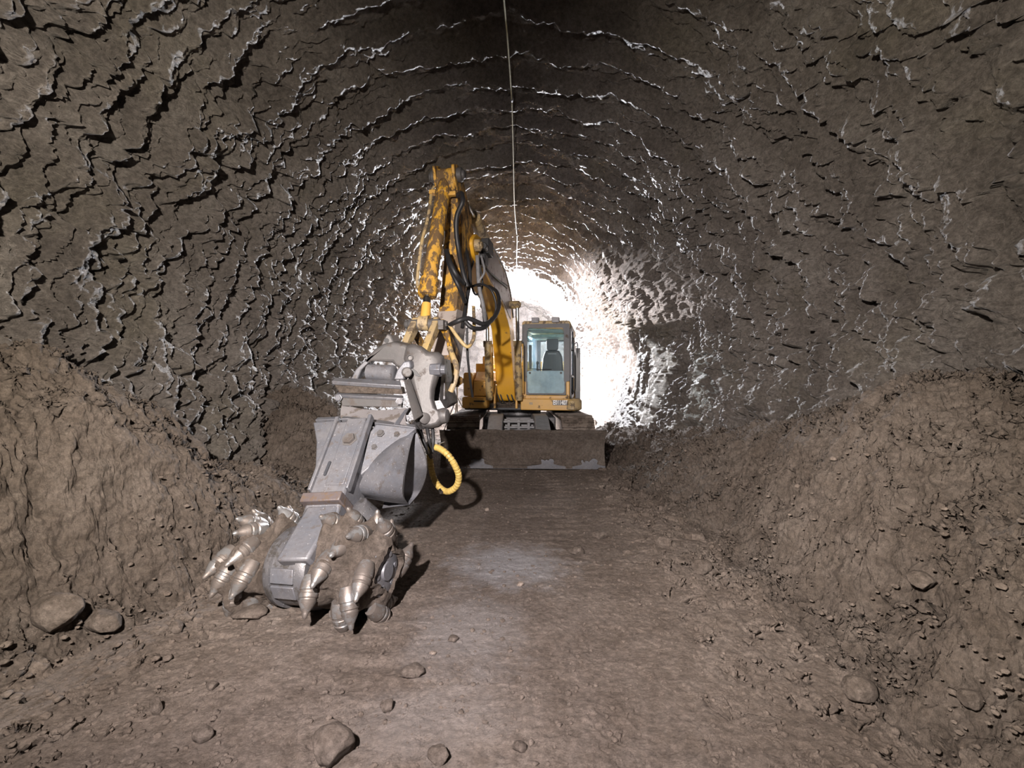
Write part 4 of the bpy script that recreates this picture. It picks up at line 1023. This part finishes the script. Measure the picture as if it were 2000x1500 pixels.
me.loops.add(F.size); me.loops.foreach_set('vertex_index', F.astype(np.int32).ravel()); me.polygons.add(len(F)); me.polygons.foreach_set('loop_start', np.arange(0, F.size, 3, dtype=np.int32)); me.update(calc_edges=True)
me.shade_smooth(); me.materials.append(mat_dirt('gravel_stone', 1.15)); g = bpy.data.objects.new('gravel', me); COL.objects.link(g)
g['label'] = 'loose brown gravel scattered over the tunnel floor'; g['category'] = 'gravel'; g['kind'] = 'stuff'; bm.free()

# overhead cable hung along the crown
CR = TZ + TR - .16
cabpts = []
ck = [(2.2, -.16), (4.15, -.07), (4.6, -.045), (5.55, -.005), (5.75, .0), (7.0, .02), (8.8, .045), (10.4, .10), (10.9, .12), (13, .13), (17.3, .17), (20, .2), (21.8, .2)]
for y, x in ck:
    z = CAM_H + np.interp(y, [2.2, 4.15, 5.6, 8, 25], [3.25, 3.38, 3.37, 3.3, 3.3]); cabpts.append(Vector((x, y, z)))
bm = B(); add_tube(bm, cabpts, .0085, 8, 6); cb = empty('overhead_cable', cabpts[0], 'thin yellowish cable running along the crown of the tunnel roof', 'cable'); obj('cable', bm, 'cable', cb)
for y, x in ((5.6, .0), (10.75, .115), (2.8, -.13), (15.5, .15)):
    z = CAM_H + np.interp(y, [2.2, 4.15, 5.6, 8, 25], [3.25, 3.38, 3.37, 3.3, 3.3])
    bm = B(); add_cyl(bm, (x, y, z - .02), (x, y, z + .3), .008); add_lathe(bm, (x, y - .02, z), (0, 1, 0), [(0, .02), (.04, .02)], 12); obj('cable_hook', bm, 'steel', cb)
# lamps in the far part of the tunnel
M['glow'] = mat_emit('lit_lamp', (1, .98, .96), 60)
def stand_lamp(x, y, z, aim, label):
    e = empty('floodlight', (x, y, gz(x, y)), label, 'floodlight')
    v = (Vector(aim) - Vector((x, y, z))).normalized(); c = Vector((x, y, z)); s_, u_, w_ = frame(v)
    bm = B(); add_box(bm, c - v * .09, (.34, .26, .10), (s_, u_, w_)); obj('lamp_housing', bm, 'dark', e, .01)
    bm = B(); add_box(bm, c - v * .035, (.29, .21, .008), (s_, u_, w_)); obj('lamp_lens', bm, 'glow', e)
    bm = B(); add_cyl(bm, (x, y, z - .2), (x, y, gz(x, y) + .35), .02); add_cyl(bm, c - v * .1, (x, y, z - .2), .02); obj('pole', bm, 'dark', e)
    for k in range(3):
        a = 2.1 * k + .4; fx, fy = x + .5 * math.cos(a), y + .5 * math.sin(a)
        bm = B(); add_cyl(bm, (x, y, z * .35), (fx, fy, gz(fx, fy) + .01), .014); obj('leg', bm, 'dark', e)
stand_lamp(-1.52, 12.77, 2.75, (2.8, 12.0, .9), 'floodlight on a stand hidden behind the excavator, lighting the right wall')
